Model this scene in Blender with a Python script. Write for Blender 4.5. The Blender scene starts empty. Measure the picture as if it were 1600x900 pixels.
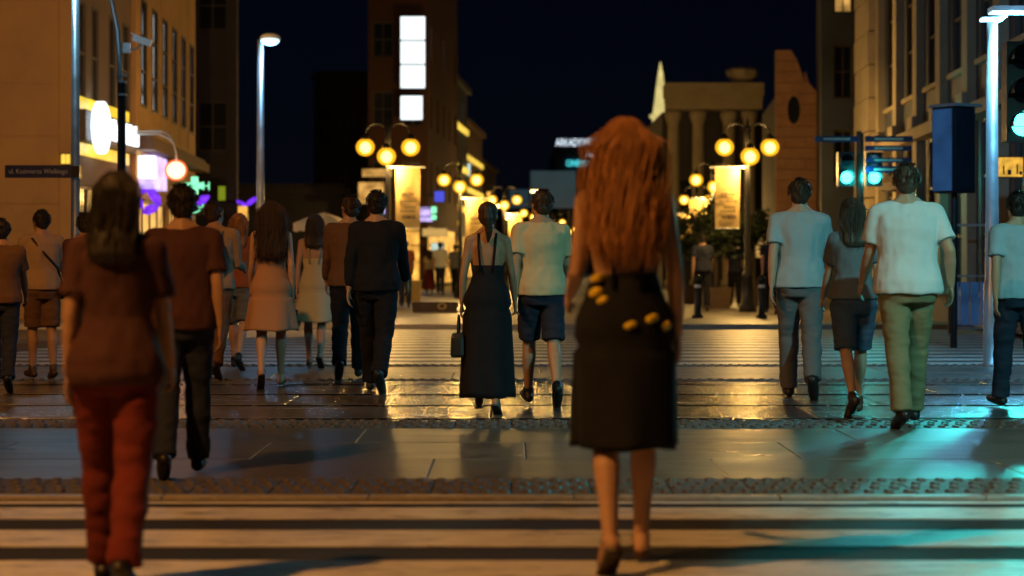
import bpy, bmesh, math, random
from mathutils import Vector, Matrix, noise
random.seed(7)
R = math.radians
scene = bpy.context.scene
col = scene.collection

# ------------------------------------------------------------------ camera
F, HOR, CH = 3260.0, 412.0, 1.15          # focal length (photo px), horizon row, camera height
cam_d = bpy.data.cameras.new('camera')
cam = bpy.data.objects.new('camera', cam_d); col.objects.link(cam)
cam_d.sensor_width = 36.0; cam_d.lens = F * 36.0 / 1600.0
cam_d.shift_y = -(450 - HOR) / 1600.0
cam_d.clip_end = 3000; cam_d.clip_start = 0.05
cam.location = (0, 0, CH); cam.rotation_euler = (R(90), 0, 0)
cam_d.dof.use_dof = True; cam_d.dof.focus_distance = 17.0; cam_d.dof.aperture_fstop = 2.0
scene.camera = cam
# ------------------------------------------------------------------ world, moon, exposure
w = bpy.data.worlds.new('World'); scene.world = w; w.use_nodes = True
nt = w.node_tree; bg = nt.nodes['Background']
sky = nt.nodes.new('ShaderNodeTexSky'); sky.sky_type = 'NISHITA'; sky.sun_disc = False
sky.sun_elevation = R(38); sky.sun_rotation = R(150); sky.ozone_density = 6; sky.dust_density = 0.2; sky.air_density = 1.0
tint = nt.nodes.new('ShaderNodeMix'); tint.data_type = 'RGBA'; tint.blend_type = 'MULTIPLY'; tint.inputs[0].default_value = 1.0; tint.inputs[7].default_value = (.62, .62, 1.25, 1)
nt.links.new(sky.outputs[0], tint.inputs[6]); nt.links.new(tint.outputs[2], bg.inputs[0]); bg.inputs[1].default_value = 0.00042
sd = bpy.data.lights.new('moon', 'SUN'); sd.energy = 0.012; sd.angle = R(0.5); sd.color = (0.75, 0.85, 1.0)
so = bpy.data.objects.new('moon', sd); col.objects.link(so); so.rotation_euler = (R(52), 0, R(150))
scene.view_settings.view_transform = 'Standard'; scene.view_settings.look = 'None'
scene.view_settings.exposure = 0.0; scene.view_settings.gamma = 1.0
scene.cycles.use_denoising = True
scene.cycles.max_bounces = 5; scene.cycles.sample_clamp_indirect = 3.0
scene.cycles.caustics_reflective = False; scene.cycles.caustics_refractive = False

SODIUM = (1.0, 0.50, 0.13); GLOBE = (1.0, 0.58, 0.16); TEAL = (0.30, 1.0, 0.95); LED = (0.72, 0.92, 1.0)

# ------------------------------------------------------------------ helpers
def mat(name, color, rough=0.6, metal=0.0, var=0.15, scale=6.0, bump=0.0, bscale=60.0, spec=0.5, stretch=None, coat=0.0):
    m = bpy.data.materials.new(name); m.use_nodes = True
    t = m.node_tree; b = t.nodes['Principled BSDF']
    b.inputs['Roughness'].default_value = rough; b.inputs['Metallic'].default_value = metal
    b.inputs['Specular IOR Level'].default_value = spec
    if coat: b.inputs['Coat Weight'].default_value = coat
    tc = t.nodes.new('ShaderNodeTexCoord'); src = tc.outputs['Object']
    if stretch:
        mp = t.nodes.new('ShaderNodeMapping'); mp.inputs['Scale'].default_value = stretch
        t.links.new(src, mp.inputs[0]); src = mp.outputs[0]
    n = t.nodes.new('ShaderNodeTexNoise'); n.inputs['Scale'].default_value = scale; n.inputs['Detail'].default_value = 6
    n.inputs['Roughness'].default_value = 0.65
    t.links.new(src, n.inputs['Vector'])
    r = t.nodes.new('ShaderNodeValToRGB')
    r.color_ramp.elements[0].position = 0.3; r.color_ramp.elements[1].position = 0.72
    lo = [max(0, c * (1 - var)) for c in color[:3]]; hi = [min(1, c * (1 + var)) for c in color[:3]]
    r.color_ramp.elements[0].color = (*lo, 1); r.color_ramp.elements[1].color = (*hi, 1)
    t.links.new(n.outputs['Fac'], r.inputs[0]); t.links.new(r.outputs[0], b.inputs['Base Color'])
    mr = t.nodes.new('ShaderNodeMapRange'); mr.inputs[1].default_value = 0.3; mr.inputs[2].default_value = 0.7
    mr.inputs[3].default_value = max(0.03, rough - 0.10); mr.inputs[4].default_value = min(1, rough + 0.1)
    t.links.new(n.outputs['Fac'], mr.inputs[0]); t.links.new(mr.outputs[0], b.inputs['Roughness'])
    if bump:
        n2 = t.nodes.new('ShaderNodeTexNoise'); n2.inputs['Scale'].default_value = bscale; n2.inputs['Detail'].default_value = 4
        t.links.new(src, n2.inputs['Vector'])
        bp = t.nodes.new('ShaderNodeBump'); bp.inputs['Strength'].default_value = bump; bp.inputs['Distance'].default_value = 0.01
        t.links.new(n2.outputs['Fac'], bp.inputs['Height']); t.links.new(bp.outputs[0], b.inputs['Normal'])
    return m

def emit(name, color, strength, var=0.0, scale=3.0):
    m = bpy.data.materials.new(name); m.use_nodes = True
    t = m.node_tree; b = t.nodes['Principled BSDF']
    b.inputs['Base Color'].default_value = (*[c * 0.5 for c in color], 1); b.inputs['Roughness'].default_value = 0.4
    b.inputs['Emission Color'].default_value = (*color, 1); b.inputs['Emission Strength'].default_value = strength
    if var:
        tc = t.nodes.new('ShaderNodeTexCoord'); n = t.nodes.new('ShaderNodeTexNoise'); n.inputs['Scale'].default_value = scale
        mr = t.nodes.new('ShaderNodeMapRange'); mr.inputs[1].default_value = 0.3; mr.inputs[2].default_value = 0.7
        mr.inputs[3].default_value = strength * (1 - var); mr.inputs[4].default_value = strength * (1 + var)
        t.links.new(tc.outputs['Object'], n.inputs['Vector']); t.links.new(n.outputs['Fac'], mr.inputs[0])
        t.links.new(mr.outputs[0], b.inputs['Emission Strength'])
    return m

def shell(name, color, strength, clear=0.45):
    m = bpy.data.materials.new(name); m.use_nodes = True
    t = m.node_tree; t.nodes.remove(t.nodes['Principled BSDF']); o = t.nodes['Material Output']
    e = t.nodes.new('ShaderNodeEmission'); e.inputs[0].default_value = (*color, 1); e.inputs[1].default_value = strength
    tr = t.nodes.new('ShaderNodeBsdfTransparent'); tr.inputs[0].default_value = (1, 0.9, 0.6, 1)
    mx = t.nodes.new('ShaderNodeMixShader'); mx.inputs[0].default_value = 1 - clear
    t.links.new(tr.outputs[0], mx.inputs[1]); t.links.new(e.outputs[0], mx.inputs[2]); t.links.new(mx.outputs[0], o.inputs[0])
    return m

class MB:
    def __init__(s): s.v = []; s.f = []
    def add(s, vs, fs):
        o = len(s.v); s.v += [tuple(p) for p in vs]; s.f += [tuple(i + o for i in f) for f in fs]; return s
    def box(s, c, d, rz=0.0, M=None):
        x, y, z = d[0] / 2, d[1] / 2, d[2] / 2
        vs = [Vector((a * x, b * y, e * z)) for a in (-1, 1) for b in (-1, 1) for e in (-1, 1)]
        if rz:
            m = Matrix.Rotation(rz, 3, 'Z'); vs = [m @ p for p in vs]
        if M: vs = [M @ p for p in vs]
        vs = [p + Vector(c) for p in vs]
        return s.add(vs, [(0, 1, 3, 2), (4, 6, 7, 5), (0, 4, 5, 1), (2, 3, 7, 6), (0, 2, 6, 4), (1, 5, 7, 3)])
    def tube(s, pts, rads, n=10, cap=True, flat=1.0, ref=None):
        pts = [Vector(p) for p in pts]
        if not isinstance(rads, (list, tuple)): rads = [rads] * len(pts)
        rings = []
        for i, p in enumerate(pts):
            d = (pts[min(i + 1, len(pts) - 1)] - pts[max(i - 1, 0)]).normalized()
            r = Vector(ref) if ref else (Vector((1, 0, 0)) if abs(d.x) < 0.8 else Vector((0, 1, 0)))
            u = (r - d * r.dot(d)).normalized(); v = d.cross(u)
            rings.append([p + (u * math.cos(2 * math.pi * k / n) + v * math.sin(2 * math.pi * k / n) * flat) * rads[i] for k in range(n)])
        return s.rings(rings, cap)
    def rings(s, rings, cap=True):
        n = len(rings[0]); vs = [p for r in rings for p in r]; fs = []
        for i in range(len(rings) - 1):
            for k in range(n):
                a = i * n + k; b = i * n + (k + 1) % n
                fs.append((a, b, b + n, a + n))
        if cap:
            fs.append(tuple(range(n - 1, -1, -1))); fs.append(tuple((len(rings) - 1) * n + k for k in range(n)))
        return s.add(vs, fs)
    def limb(s, pts, rads, n=12, flat=1.0, ref=None):
        pts = [Vector(p) for p in pts]; rads = list(rads)
        d0 = (pts[0] - pts[1]).normalized(); d1 = (pts[-1] - pts[-2]).normalized()
        P = [pts[0] + d0 * rads[0] * 0.95, pts[0] + d0 * rads[0] * 0.6] + pts + [pts[-1] + d1 * rads[-1] * 0.6, pts[-1] + d1 * rads[-1] * 0.95]
        Q = [rads[0] * 0.3, rads[0] * 0.8] + rads + [rads[-1] * 0.8, rads[-1] * 0.3]
        return s.tube(P, Q, n, True, flat, ref)
    def ell(s, c, r, nu=14, nv=9, M=None):
        c = Vector(c); rings = []
        for j in range(nv + 1):
            th = math.pi * (j + 0.001) / (nv + 0.002); z = -math.cos(th); q = math.sin(th)
            ring = [Vector((q * math.cos(2 * math.pi * k / nu) * r[0], q * math.sin(2 * math.pi * k / nu) * r[1], z * r[2])) for k in range(nu)]
            if M: ring = [M @ p for p in ring]
            rings.append([p + c for p in ring])
        return s.rings(rings)
    def lathe(s, c, prof, n=16):
        c = Vector(c)
        return s.rings([[c + Vector((r * math.cos(2 * math.pi * k / n), r * math.sin(2 * math.pi * k / n), z)) for k in range(n)] for r, z in prof])
    def prism(s, poly, fn):
        """poly: (a,b) list counter-clockwise; fn(a,b,t) -> point, t in (0,1)"""
        n = len(poly); vs = [fn(a, b, 0) for a, b in poly] + [fn(a, b, 1) for a, b in poly]
        fs = [tuple(range(n - 1, -1, -1)), tuple(range(n, 2 * n))] + [(k, (k + 1) % n, n + (k + 1) % n, n + k) for k in range(n)]
        return s.add(vs, fs)
    def mesh(s, name, m=None, smooth=False):
        me = bpy.data.meshes.new(name); me.from_pydata(s.v, [], s.f)
        bm = bmesh.new(); bm.from_mesh(me); bmesh.ops.recalc_face_normals(bm, faces=bm.faces); bm.to_mesh(me); bm.free()
        if m: me.materials.append(m)
        if smooth: me.polygons.foreach_set('use_smooth', [True] * len(me.polygons))
        me.update(); return me
    def build(s, name, m, parent=None, smooth=False, loc=None):
        return link(name, s.mesh(name, m, smooth), parent, loc)

def link(name, me, parent=None, loc=None, rz=0):
    o = bpy.data.objects.new(name, me); col.objects.link(o)
    if parent is not None: o.parent = parent
    if loc is not None: o.location = loc
    if rz: o.rotation_euler.z = rz
    return o
def tag(o, label=None, cat=None, group=None, kind=None):
    if label: o['label'] = label
    if cat: o['category'] = cat
    if group: o['group'] = group
    if kind: o['kind'] = kind
    return o
def empty(name, loc, label=None, cat=None, group=None, rz=0):
    o = bpy.data.objects.new(name, None); col.objects.link(o); o.location = loc; o.rotation_euler.z = rz
    return tag(o, label, cat, group)
def light(name, kind, loc, energy, color, parent=None, radius=0.15, aim=None, size=R(120), blend=0.6):
    l = bpy.data.lights.new(name, kind); l.energy = energy; l.color = color
    l.shadow_soft_size = radius
    if kind == 'SPOT': l.spot_size = size; l.spot_blend = blend
    o = bpy.data.objects.new(name, l); col.objects.link(o); o.location = loc
    if parent is not None: o.parent = parent
    if aim is not None:
        d = Vector(aim) - Vector(loc) - (parent.location if parent is not None else Vector((0, 0, 0)))
        o.rotation_euler = d.to_track_quat('-Z', 'Y').to_euler()
    return o
def text_mesh(body, size, extrude, m, spacing=1.0, shear=0.0):
    c = bpy.data.curves.new('lettering', 'FONT'); c.body = body; c.size = size; c.extrude = extrude
    c.align_x = 'CENTER'; c.align_y = 'CENTER'; c.space_character = spacing; c.shear = shear; c.resolution_u = 3
    o = bpy.data.objects.new('lettering_source', c); col.objects.link(o)
    me = bpy.data.meshes.new_from_object(o.evaluated_get(bpy.context.evaluated_depsgraph_get()))
    bpy.data.objects.remove(o); bpy.data.curves.remove(c); me.materials.clear(); me.materials.append(m); return me
def px(x, D): return (x - 800.0) / F * D
def pz(y, D): return CH + (HOR - y) / F * D
def gz(Y): return 0.0 if Y < 10.11 else (0.02 if Y < 23.3 else (0.0 if Y < 36.6 else 0.08))

# ------------------------------------------------------------------ materials
M = {}
M['asphalt'] = mat('asphalt', (0.035, 0.034, 0.036), 0.78, var=0.35, scale=3, bump=0.6, bscale=140, spec=.3)
M['asphalt2'] = mat('polished_asphalt', (0.03, 0.03, 0.032), 0.40, var=0.35, scale=3, bump=0.3, bscale=120)
M['concrete'] = mat('paving_concrete', (0.13, 0.115, 0.10), 0.36, var=0.35, scale=2.2, bump=0.3, bscale=80, stretch=(0.5, 1.6, 1))
M['trackslab'] = mat('track_concrete', (0.11, 0.10, 0.09), 0.20, var=0.4, scale=2.5, bump=0.5, bscale=70, stretch=(0.4, 1.8, 1))
M['granite'] = mat('granite_kerb', (0.36, 0.32, 0.27), 0.45, var=0.2, scale=30, bump=0.2)
M['tactile'] = mat('tactile_slab', (0.12, 0.10, 0.085), 0.65, var=0.25, scale=5, bump=0.3)
M['pave_far'] = mat('street_paving', (0.20, 0.18, 0.16), 0.4, var=0.25, scale=1.5, bump=0.2, bscale=20)
M['steel'] = mat('rail_steel', (0.55, 0.52, 0.48), 0.22, metal=1.0, var=0.2, scale=8)
M['groove'] = mat('rail_groove', (0.012, 0.011, 0.01), 0.7)
M['pole'] = mat('galvanised_pole', (0.42, 0.44, 0.46), 0.38, metal=0.6, var=0.12, scale=5)
M['black'] = mat('black_iron', (0.02, 0.02, 0.022), 0.4, metal=0.4)
M['white_metal'] = mat('white_metal', (0.75, 0.76, 0.78), 0.4)
M['blue_sign'] = mat('blue_sign', (0.012, 0.025, 0.13), 0.4)
M['white_paint'] = mat('white_lettering', (0.75, 0.75, 0.75), 0.5)
M['ochre'] = mat('ochre_plaster', (0.42, 0.25, 0.11), 0.8, var=0.18, scale=0.8, bump=0.2)
M['ochre2'] = mat('orange_plaster', (0.58, 0.34, 0.12), 0.8, var=0.14, scale=0.9, bump=0.2)
M['brown'] = mat('brown_stone', (0.20, 0.13, 0.09), 0.8, var=0.25, scale=1.0)
M['darkwall'] = mat('dark_facade', (0.07, 0.06, 0.065), 0.8, var=0.3, scale=0.6)
M['slate'] = mat('slate_blue_facade', (0.06, 0.075, 0.11), 0.6, var=0.3, scale=0.7)
M['sand'] = mat('sandstone', (0.42, 0.35, 0.24), 0.8, var=0.18, scale=1.6, bump=0.25, bscale=25)
M['sand2'] = mat('pink_sandstone', (0.36, 0.19, 0.11), 0.8, var=0.2, scale=1.6, bump=0.25, bscale=25)
M['redbrown'] = mat('red_brown_facade', (0.075, 0.03, 0.018), .8, var=.25, scale=1.0)
M['glass'] = mat('dark_glass', (0.012, 0.018, 0.028), 0.08, var=0.3, scale=0.5)
M['frame'] = mat('window_frame', (0.08, 0.06, 0.045), 0.5)
M['litglass'] = emit('lit_window_warm', (1.0, 0.55, 0.14), 0.55, 0.7, 2.0)
M['litcool'] = emit('lit_window_cool', (0.65, 0.95, 0.9), 0.75, 0.5, 2.0)
M['litband'] = emit('yellow_band_glow', (1.0, 0.66, 0.08), 1.1, 0.5, 1.2)
M['shopglow'] = emit('shop_interior_glow', (1.0, 0.50, 0.08), 1.0, 0.8, 1.5)
M['lightbox'] = emit('light_box_face', (0.86, 0.96, 1.0), 1.5)
M['signwhite'] = emit('lit_white_letters', (0.80, 0.95, 1.0), 2.2)
M['signyellow'] = emit('yellow_wall_wash', (1.0, 0.70, 0.04), 0.75, 0.25, 2.0)
M['lilac'] = emit('lilac_sign', (0.55, 0.45, 1.0), 1.1, 0.5, 3)
M['purple'] = emit('purple_neon', (0.19, 0.03, 1.0), 1.0, 0.6, 9)
M['green'] = emit('green_neon', (0.25, 1.0, 0.55), 1.3)
M['cyan'] = emit('cyan_neon', (0.10, 0.95, 1.0), 1.3)
M['coolletter'] = emit('cool_white_letters', (0.75, 0.88, 1.0), 1.5)
M['blueletter'] = emit('blue_letters', (0.22, 0.36, 0.95), 0.9)
M['signal'] = emit('green_signal_lens', (0.05, 1.0, 0.92), 9.0)
M['led'] = emit('led_panel', (0.42, 0.86, 1.0), 2.6)
M['sodium'] = emit('sodium_lamp', SODIUM, 14.0)
M['bulb'] = emit('warm_bulb', (1.0, 0.62, 0.17), 16.0)
M['globe'] = shell('amber_globe_glass', (1.0, 0.44, 0.015), 1.7, .38)
M['redglobe'] = shell('red_globe_glass', (1.0, 0.16, 0.05), 1.5)
M['pinkbulb'] = emit('pink_white_bulb', (1.0, 0.86, 0.78), 4.0)
M['banner'] = mat('banner_cloth', (0.72, 0.54, 0.22), 0.7, var=0.08, scale=3)
M['print'] = mat('banner_print', (0.18, 0.13, 0.08), 0.7)
M['parasol'] = mat('parasol_canvas', (0.70, 0.58, 0.36), 0.8, var=0.1)
M['leaf'] = mat('dark_leaf', (0.035, 0.055, 0.022), 0.55, var=0.4, scale=4)
M['bark'] = mat('bark', (0.06, 0.045, 0.03), 0.85, var=0.3, scale=14, bump=0.5)
M['bluepanel'] = emit('blue_panel_glow', (0.035, 0.12, 0.30), 0.3, .4, 2.5)  # blue glow added, since the panel was black without it
M['boxbrown'] = mat('rusty_planter', (0.10, 0.06, 0.035), 0.6, var=0.3)
M['yellowbox'] = mat('yellow_plastic', (0.70, 0.52, 0.14), 0.5)
M['teal_board'] = emit('dim_billboard', (0.05, 0.14, 0.20), 0.2, 0.4, 0.3)

def paint_mat(nm, rg):
    m = mat(nm, (0.74, 0.70, 0.64), rg, var=0.1, scale=5, bump=0.25, bscale=120)
    t = m.node_tree; b = t.nodes['Principled BSDF']
    tc = t.nodes.new('ShaderNodeTexCoord'); n = t.nodes.new('ShaderNodeTexNoise'); n.inputs['Scale'].default_value = 9; n.inputs['Detail'].default_value = 9
    n.inputs['Roughness'].default_value = 0.72
    mp = t.nodes.new('ShaderNodeMapping'); mp.inputs['Scale'].default_value = (0.35, 1.2, 1)
    t.links.new(tc.outputs['Object'], mp.inputs[0]); t.links.new(mp.outputs[0], n.inputs['Vector'])
    r = t.nodes.new('ShaderNodeValToRGB'); r.color_ramp.elements[0].position = 0.50; r.color_ramp.elements[1].position = 0.66
    r.color_ramp.elements[1].color = (0.85, 0.85, 0.85, 1)
    t.links.new(n.outputs['Fac'], r.inputs[0])
    mx = t.nodes.new('ShaderNodeMix'); mx.data_type = 'RGBA'; mx.inputs[7].default_value = (0.07, 0.065, 0.06, 1)
    src = b.inputs['Base Color'].links[0].from_socket
    t.links.new(r.outputs[0], mx.inputs[0]); t.links.new(src, mx.inputs[6]); t.links.new(mx.outputs[2], b.inputs['Base Color'])
    return m
M['paint'] = paint_mat('zebra_paint', .5)
M['paint2'] = paint_mat('zebra_paint_polished', .34)

# ------------------------------------------------------------------ ground, roads, tracks
def slab(name, x0, x1, y0, y1, z0, z1, m, parent=None, bev=0.0):
    b = MB()
    if bev:
        q = bev
        b.rings([[Vector((x0, y0, z0)), Vector((x1, y0, z0)), Vector((x1, y1, z0)), Vector((x0, y1, z0))],
                 [Vector((x0, y0, z1 - q)), Vector((x1, y0, z1 - q)), Vector((x1, y1, z1 - q)), Vector((x0, y1, z1 - q))],
                 [Vector((x0 + q, y0 + q, z1)), Vector((x1 - q, y0 + q, z1)), Vector((x1 - q, y1 - q, z1)), Vector((x0 + q, y1 - q, z1))]])
    else:
        b.box(((x0 + x1) / 2, (y0 + y1) / 2, (z0 + z1) / 2), (x1 - x0, y1 - y0, z1 - z0))
    return b.build(name, m, parent)

g = MB().add([(-900, -200, -0.03), (900, -200, -0.03), (900, 1500, -0.03), (-900, 1500, -0.03)], [(0, 1, 2, 3)]).build('ground', M['asphalt']); tag(g, kind='structure')
road1 = slab('road', -60, 60, -40, 10.11, -0.028, 0.0, M['asphalt']); tag(road1, kind='structure')
for y0, y1 in ((5.70, 6.20), (6.62, 7.12), (7.54, 8.05), (8.46, 8.97), (9.375, 9.80)):
    slab('zebra_stripe', -4.6, 4.8, y0, y1, 0.001, 0.005, M['paint'], road1)
slab('edge_line', -60, 60, 9.975, 10.05, 0.001, 0.005, M['paint'], road1)
island = slab('traffic_island', -60, 60, 10.225, 15.04, -0.028, -0.011, M['concrete']); tag(island, kind='structure')
for i in range(-5, 5): slab('kerb_stone', i * 1.0 + 0.304, i * 1.0 + 1.296, 10.114, 10.222, -0.02, 0.022, M['granite'], island, 0.006)
# tactile slabs
def tactile_mesh(wid, dep, nx, ny):
    b = MB(); q = 0.004
    b.rings([[Vector((0, 0, 0)), Vector((wid, 0, 0)), Vector((wid, dep, 0)), Vector((0, dep, 0))],
             [Vector((0, 0, .026)), Vector((wid, 0, .026)), Vector((wid, dep, .026)), Vector((0, dep, .026))],
             [Vector((q, q, .03)), Vector((wid - q, q, .03)), Vector((wid - q, dep - q, .03)), Vector((q, dep - q, .03))]])
    for i in range(nx):
        for j in range(ny):
            c = Vector(((i + (.30 if j % 2 else .70)) * wid / nx, (j + .5) * dep / ny, .0302)); rx = wid / nx * .30; ry = dep / ny * .34
            b.rings([[c + Vector((math.cos(a) * rx, math.sin(a) * ry, 0)) for a in [k * math.pi / 3 for k in range(6)]],
                     [c + Vector((math.cos(a) * rx * .7, math.sin(a) * ry * .7, .014)) for a in [k * math.pi / 3 for k in range(6)]]])
    return b.mesh('tactile_slab', M['tactile'])
tm = tactile_mesh(0.392, 0.352, 4, 2)
for i in range(-12, 13):
    for j in range(2): link('tactile_slab', tm, island, (i * .4, 10.235 + j * .36, -0.010))
for j in range(3):
    for i in range(-5, 5):
        slab('paving_slab', i * 1.6 + .003 + j * .53 - .45, i * 1.6 + 1.597 + j * .53 - .45, 10.96 + j * 1.12, 10.96 + j * 1.12 + 1.114, -0.010, 0.02 + random.uniform(-.001, .001), M['concrete'], island, 0.004)
for i in range(-14, 14):
    for j in range(2): link('tactile_slab', tm, island, (i * .4, 14.325 + j * .36, -0.010))
track = slab('tram_track', -60, 60, 15.042, 20.02, -0.028, -0.020, M['groove']); tag(track, kind='structure')
rails = (15.24, 16.675, 18.07, 19.505)
edges = [15.05, 15.13, 15.36, 16.565, 16.795, 17.96, 18.19, 19.395, 19.625, 20.01]
for k in range(0, 10, 2):
    for i in range(-5, 5):
        slab('track_slab', i * 2.4 + .007 + k * .37 - .9, i * 2.4 + 2.393 + k * .37 - .9, edges[k], edges[k + 1], -0.019, 0.02 + random.uniform(-.003, .002), M['trackslab'], track, 0.008)
for y in rails:
    slab('rail', -60, 60, y - .028, y + .028, -0.019, 0.023, M['steel'], track, 0.006)
    slab('rail_lip', -60, 60, y + .095, y + .107, -0.019, 0.017, M['steel'], track)
plat = slab('tram_platform', -60, 60, 20.022, 23.30, -0.028, -0.011, M['concrete']); tag(plat, kind='structure')
for i in range(-18, 18): link('tactile_slab', tm, plat, (i * .4, 20.03, -0.010))
for j in range(2):
    for i in range(-5, 5): slab('paving_slab', i * 1.8 + .005 + j * .9 - .6, i * 1.8 + 1.795 + j * .9 - .6, 20.40 + j * 1.25, 21.64 + j * 1.25, -0.010, 0.02 + random.uniform(-.001, .001), M['concrete'], plat, 0.005)
for i in range(-18, 18): link('tactile_slab', tm, plat, (i * .4, 22.93, -0.010))
road2 = slab('road', -80, 80, 23.31, 36.55, -0.028, 0.0, M['asphalt2']); tag(road2, kind='structure')
for i in range(13): slab('zebra_stripe', -6.4, 8.5, 23.75 + i * .985, 24.26 + i * .985, 0.001, 0.005, M['paint2'], road2)
pav = slab('pavement', -80, 80, 36.62, 300, -0.028, 0.08, M['pave_far']); tag(pav, kind='structure')
for i in range(-10, 12): slab('kerb_stone', i * 1.2 + .005, i * 1.2 + 1.195, 36.555, 36.80, -0.02, 0.09, M['granite'], pav, 0.01)

# ------------------------------------------------------------------ facade helper
class Facade:
    """wall strip from A to B (plan); outward normal is to the right of A->B."""
    def __init__(s, A, B, z0=0.0):
        s.A = Vector((A[0], A[1])); s.B = Vector((B[0], B[1])); s.L = (s.B - s.A).length; s.t = (s.B - s.A) / s.L
        s.n = Vector((s.t.y, -s.t.x)); s.z0 = z0
    def p(s, u, z, n=0.0):
        q = s.A + s.t * u + s.n * n; return Vector((q.x, q.y, z + s.z0))
    def u_at(s, D): return (D - s.A.y) / s.t.y
    def block(s, mb, u0, u1, z0, z1, n0, n1):
        vs = [s.p(u, z, n) for u in (u0, u1) for n in (n0, n1) for z in (z0, z1)]
        return mb.add(vs, [(0, 1, 3, 2), (4, 6, 7, 5), (0, 4, 5, 1), (2, 3, 7, 6), (0, 2, 6, 4), (1, 5, 7, 3)])
    def wall(s, name, H, ops, m, parent, thick=0.3, z0=0.0, u0=0.0, u1=None):
        u1 = s.L if u1 is None else u1
        us = sorted(set([u0, u1] + [o[0] for o in ops] + [o[1] for o in ops])); zs = sorted(set([z0, H] + [o[2] for o in ops] + [o[3] for o in ops]))
        b = MB()
        for i in range(len(us) - 1):
            for j in range(len(zs) - 1):
                cu, cz = (us[i] + us[i + 1]) / 2, (zs[j] + zs[j + 1]) / 2
                if any(o[0] < cu < o[1] and o[2] < cz < o[3] for o in ops): continue
                for nn in (0, -thick):
                    b.add([s.p(us[i], zs[j], nn), s.p(us[i + 1], zs[j], nn), s.p(us[i + 1], zs[j + 1], nn), s.p(us[i], zs[j + 1], nn)], [(0, 1, 2, 3)])
        for o in list(ops) + [(u0, u1, z0, H)]:
            c = [(o[0], o[2]), (o[1], o[2]), (o[1], o[3]), (o[0], o[3])]
            for k in range(4):
                a, d = c[k], c[(k + 1) % 4]
                b.add([s.p(a[0], a[1], 0), s.p(d[0], d[1], 0), s.p(d[0], d[1], -thick), s.p(a[0], a[1], -thick)], [(0, 1, 2, 3)])
        me = bpy.data.meshes.new(name); me.from_pydata(b.v, [], b.f); me.materials.append(m); me.update()
        return link(name, me, parent)
    def window(s, o, parent, pane, fm=None, fw=0.06, nv=1, nh=1, name='window', sill=None, r=0.0):
        u0, u1, z0, z1 = o; b = MB(); e = .002
        for a, d in ((u0 + e, u0 + fw), (u1 - fw, u1 - e)): s.block(b, a, d, z0 + e, z1 - e, -.16 + r, -.07 + r)
        for a, d in ((z0 + e, z0 + fw), (z1 - fw, z1 - e)): s.block(b, u0 + fw + e, u1 - fw - e, a, d, -.16 + r, -.07 + r)
        for k in range(1, nv): c = u0 + (u1 - u0) * k / nv; s.block(b, c - .02, c + .02, z0 + fw + e, z1 - fw - e, -.15 + r, -.08 + r)
        for k in range(1, nh): c = z0 + (z1 - z0) * k / nh; s.block(b, u0 + fw + e, u1 - fw - e, c - .021, c + .021, -.148 + r, -.082 + r)
        wo = b.build(name, fm or M['frame'], parent)
        q = MB(); s.block(q, u0 + .01, u1 - .01, z0 + .01, z1 - .01, -.135 + r, -.115 + r); q.build('pane', pane, wo)
        if sill: q = MB(); s.block(q, u0 - .08, u1 + .08, z0 - .09, z0 - .003, -.05, .10); q.build('sill', sill, wo)
        return wo
def building(name, loc, label):
    return empty(name, loc, label, 'building')
def core(mb_parent, poly, z0, z1, m, name='core'):
    """closed body behind the facades"""
    b = MB().prism(poly, lambda a, c, t: Vector((a, c, z0 + (z1 - z0) * t)))
    return b.build(name, m, mb_parent)

# ------------------------------------------------------------------ left corner building
lb = building('corner_building', (0, 0, 0), 'ochre plastered corner building at left with tall narrow windows')
f0 = Facade((-28, 40), (-8.40, 40), 0.08)
f0.wall('wall', 14, [], M['ochre'], lb)
for j, (z0, z1) in enumerate(((0.6, 2.2), (2.22, 3.5), (3.52, 4.5), (4.52, 6.6), (6.62, 9.0))):
    for i in range(3):
        b = MB(); x1 = f0.L - .28 - i * 2.1; f0.block(b, x1 - 2.085, x1, z0, z1, .001, .02 + .004 * ((i + j) % 2)); b.build('cladding_panel', M['ochre'], lb)
b = MB(); f0.block(b, f0.L - .26, f0.L, 0, 13.5, .001, .05); b.build('pilaster', M['ochre'], lb)
f1 = Facade((-8.40, 40.02), (-8.25, 45.2), 0.08)
o1 = [(u, u + .62, 4.15, 6.2) for u in (0.35, 1.45, 3.0, 4.3)]
f1.wall('wall', 14, o1 + [(.3, 4.9, .1, 2.6)], M['brown'], lb)
for o in o1: f1.window(o, lb, M['glass'], nv=1, nh=2, r=.085)
f1.window((.3, 4.9, .1, 2.6), lb, M['glass'], nv=4, nh=1, name='shopfront')
f2 = Facade((-8.15, 45.22), (-8.65, 57.0), 0.08)
o2 = [(0.75 + i * 1.92, 0.75 + i * 1.92 + 1.0, 4.55, 6.95) for i in range(6)]
f2.wall('wall', 14, o2 + [(.4, 5.6, .1, 2.5), (6.0, 11.2, .1, 2.5)], M['ochre2'], lb)
for o in o2: f2.window(o, lb, M['glass'], nv=1, nh=3, r=.085)
for o in o2:
    for du in (-.42, ):
        b = MB(); f2.block(b, o[0] + du, o[0] + du + .25, 4.1, 9.5, .001, .02); b.build('pilaster', M['ochre2'], lb)
f2.window((.4, 5.6, .1, 2.5), lb, M['litglass'], nv=4, name='shopfront'); f2.window((6.0, 11.2, .1, 2.5), lb, M['litglass'], nv=4, name='shopfront')
b = MB(); f2.block(b, 0, f2.L, 3.55, 3.78, .001, .38); f2.block(b, 0, f2.L, 3.782, 3.88, .001, .28); b.build('cornice', M['brown'], lb)
core(lb, [(-27.5, 40.4), (-8.8, 40.4), (-8.65, 45.3), (-9.0, 56.9), (-27.5, 56.9)], 0.08, 13.9, M['brown'])

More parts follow.
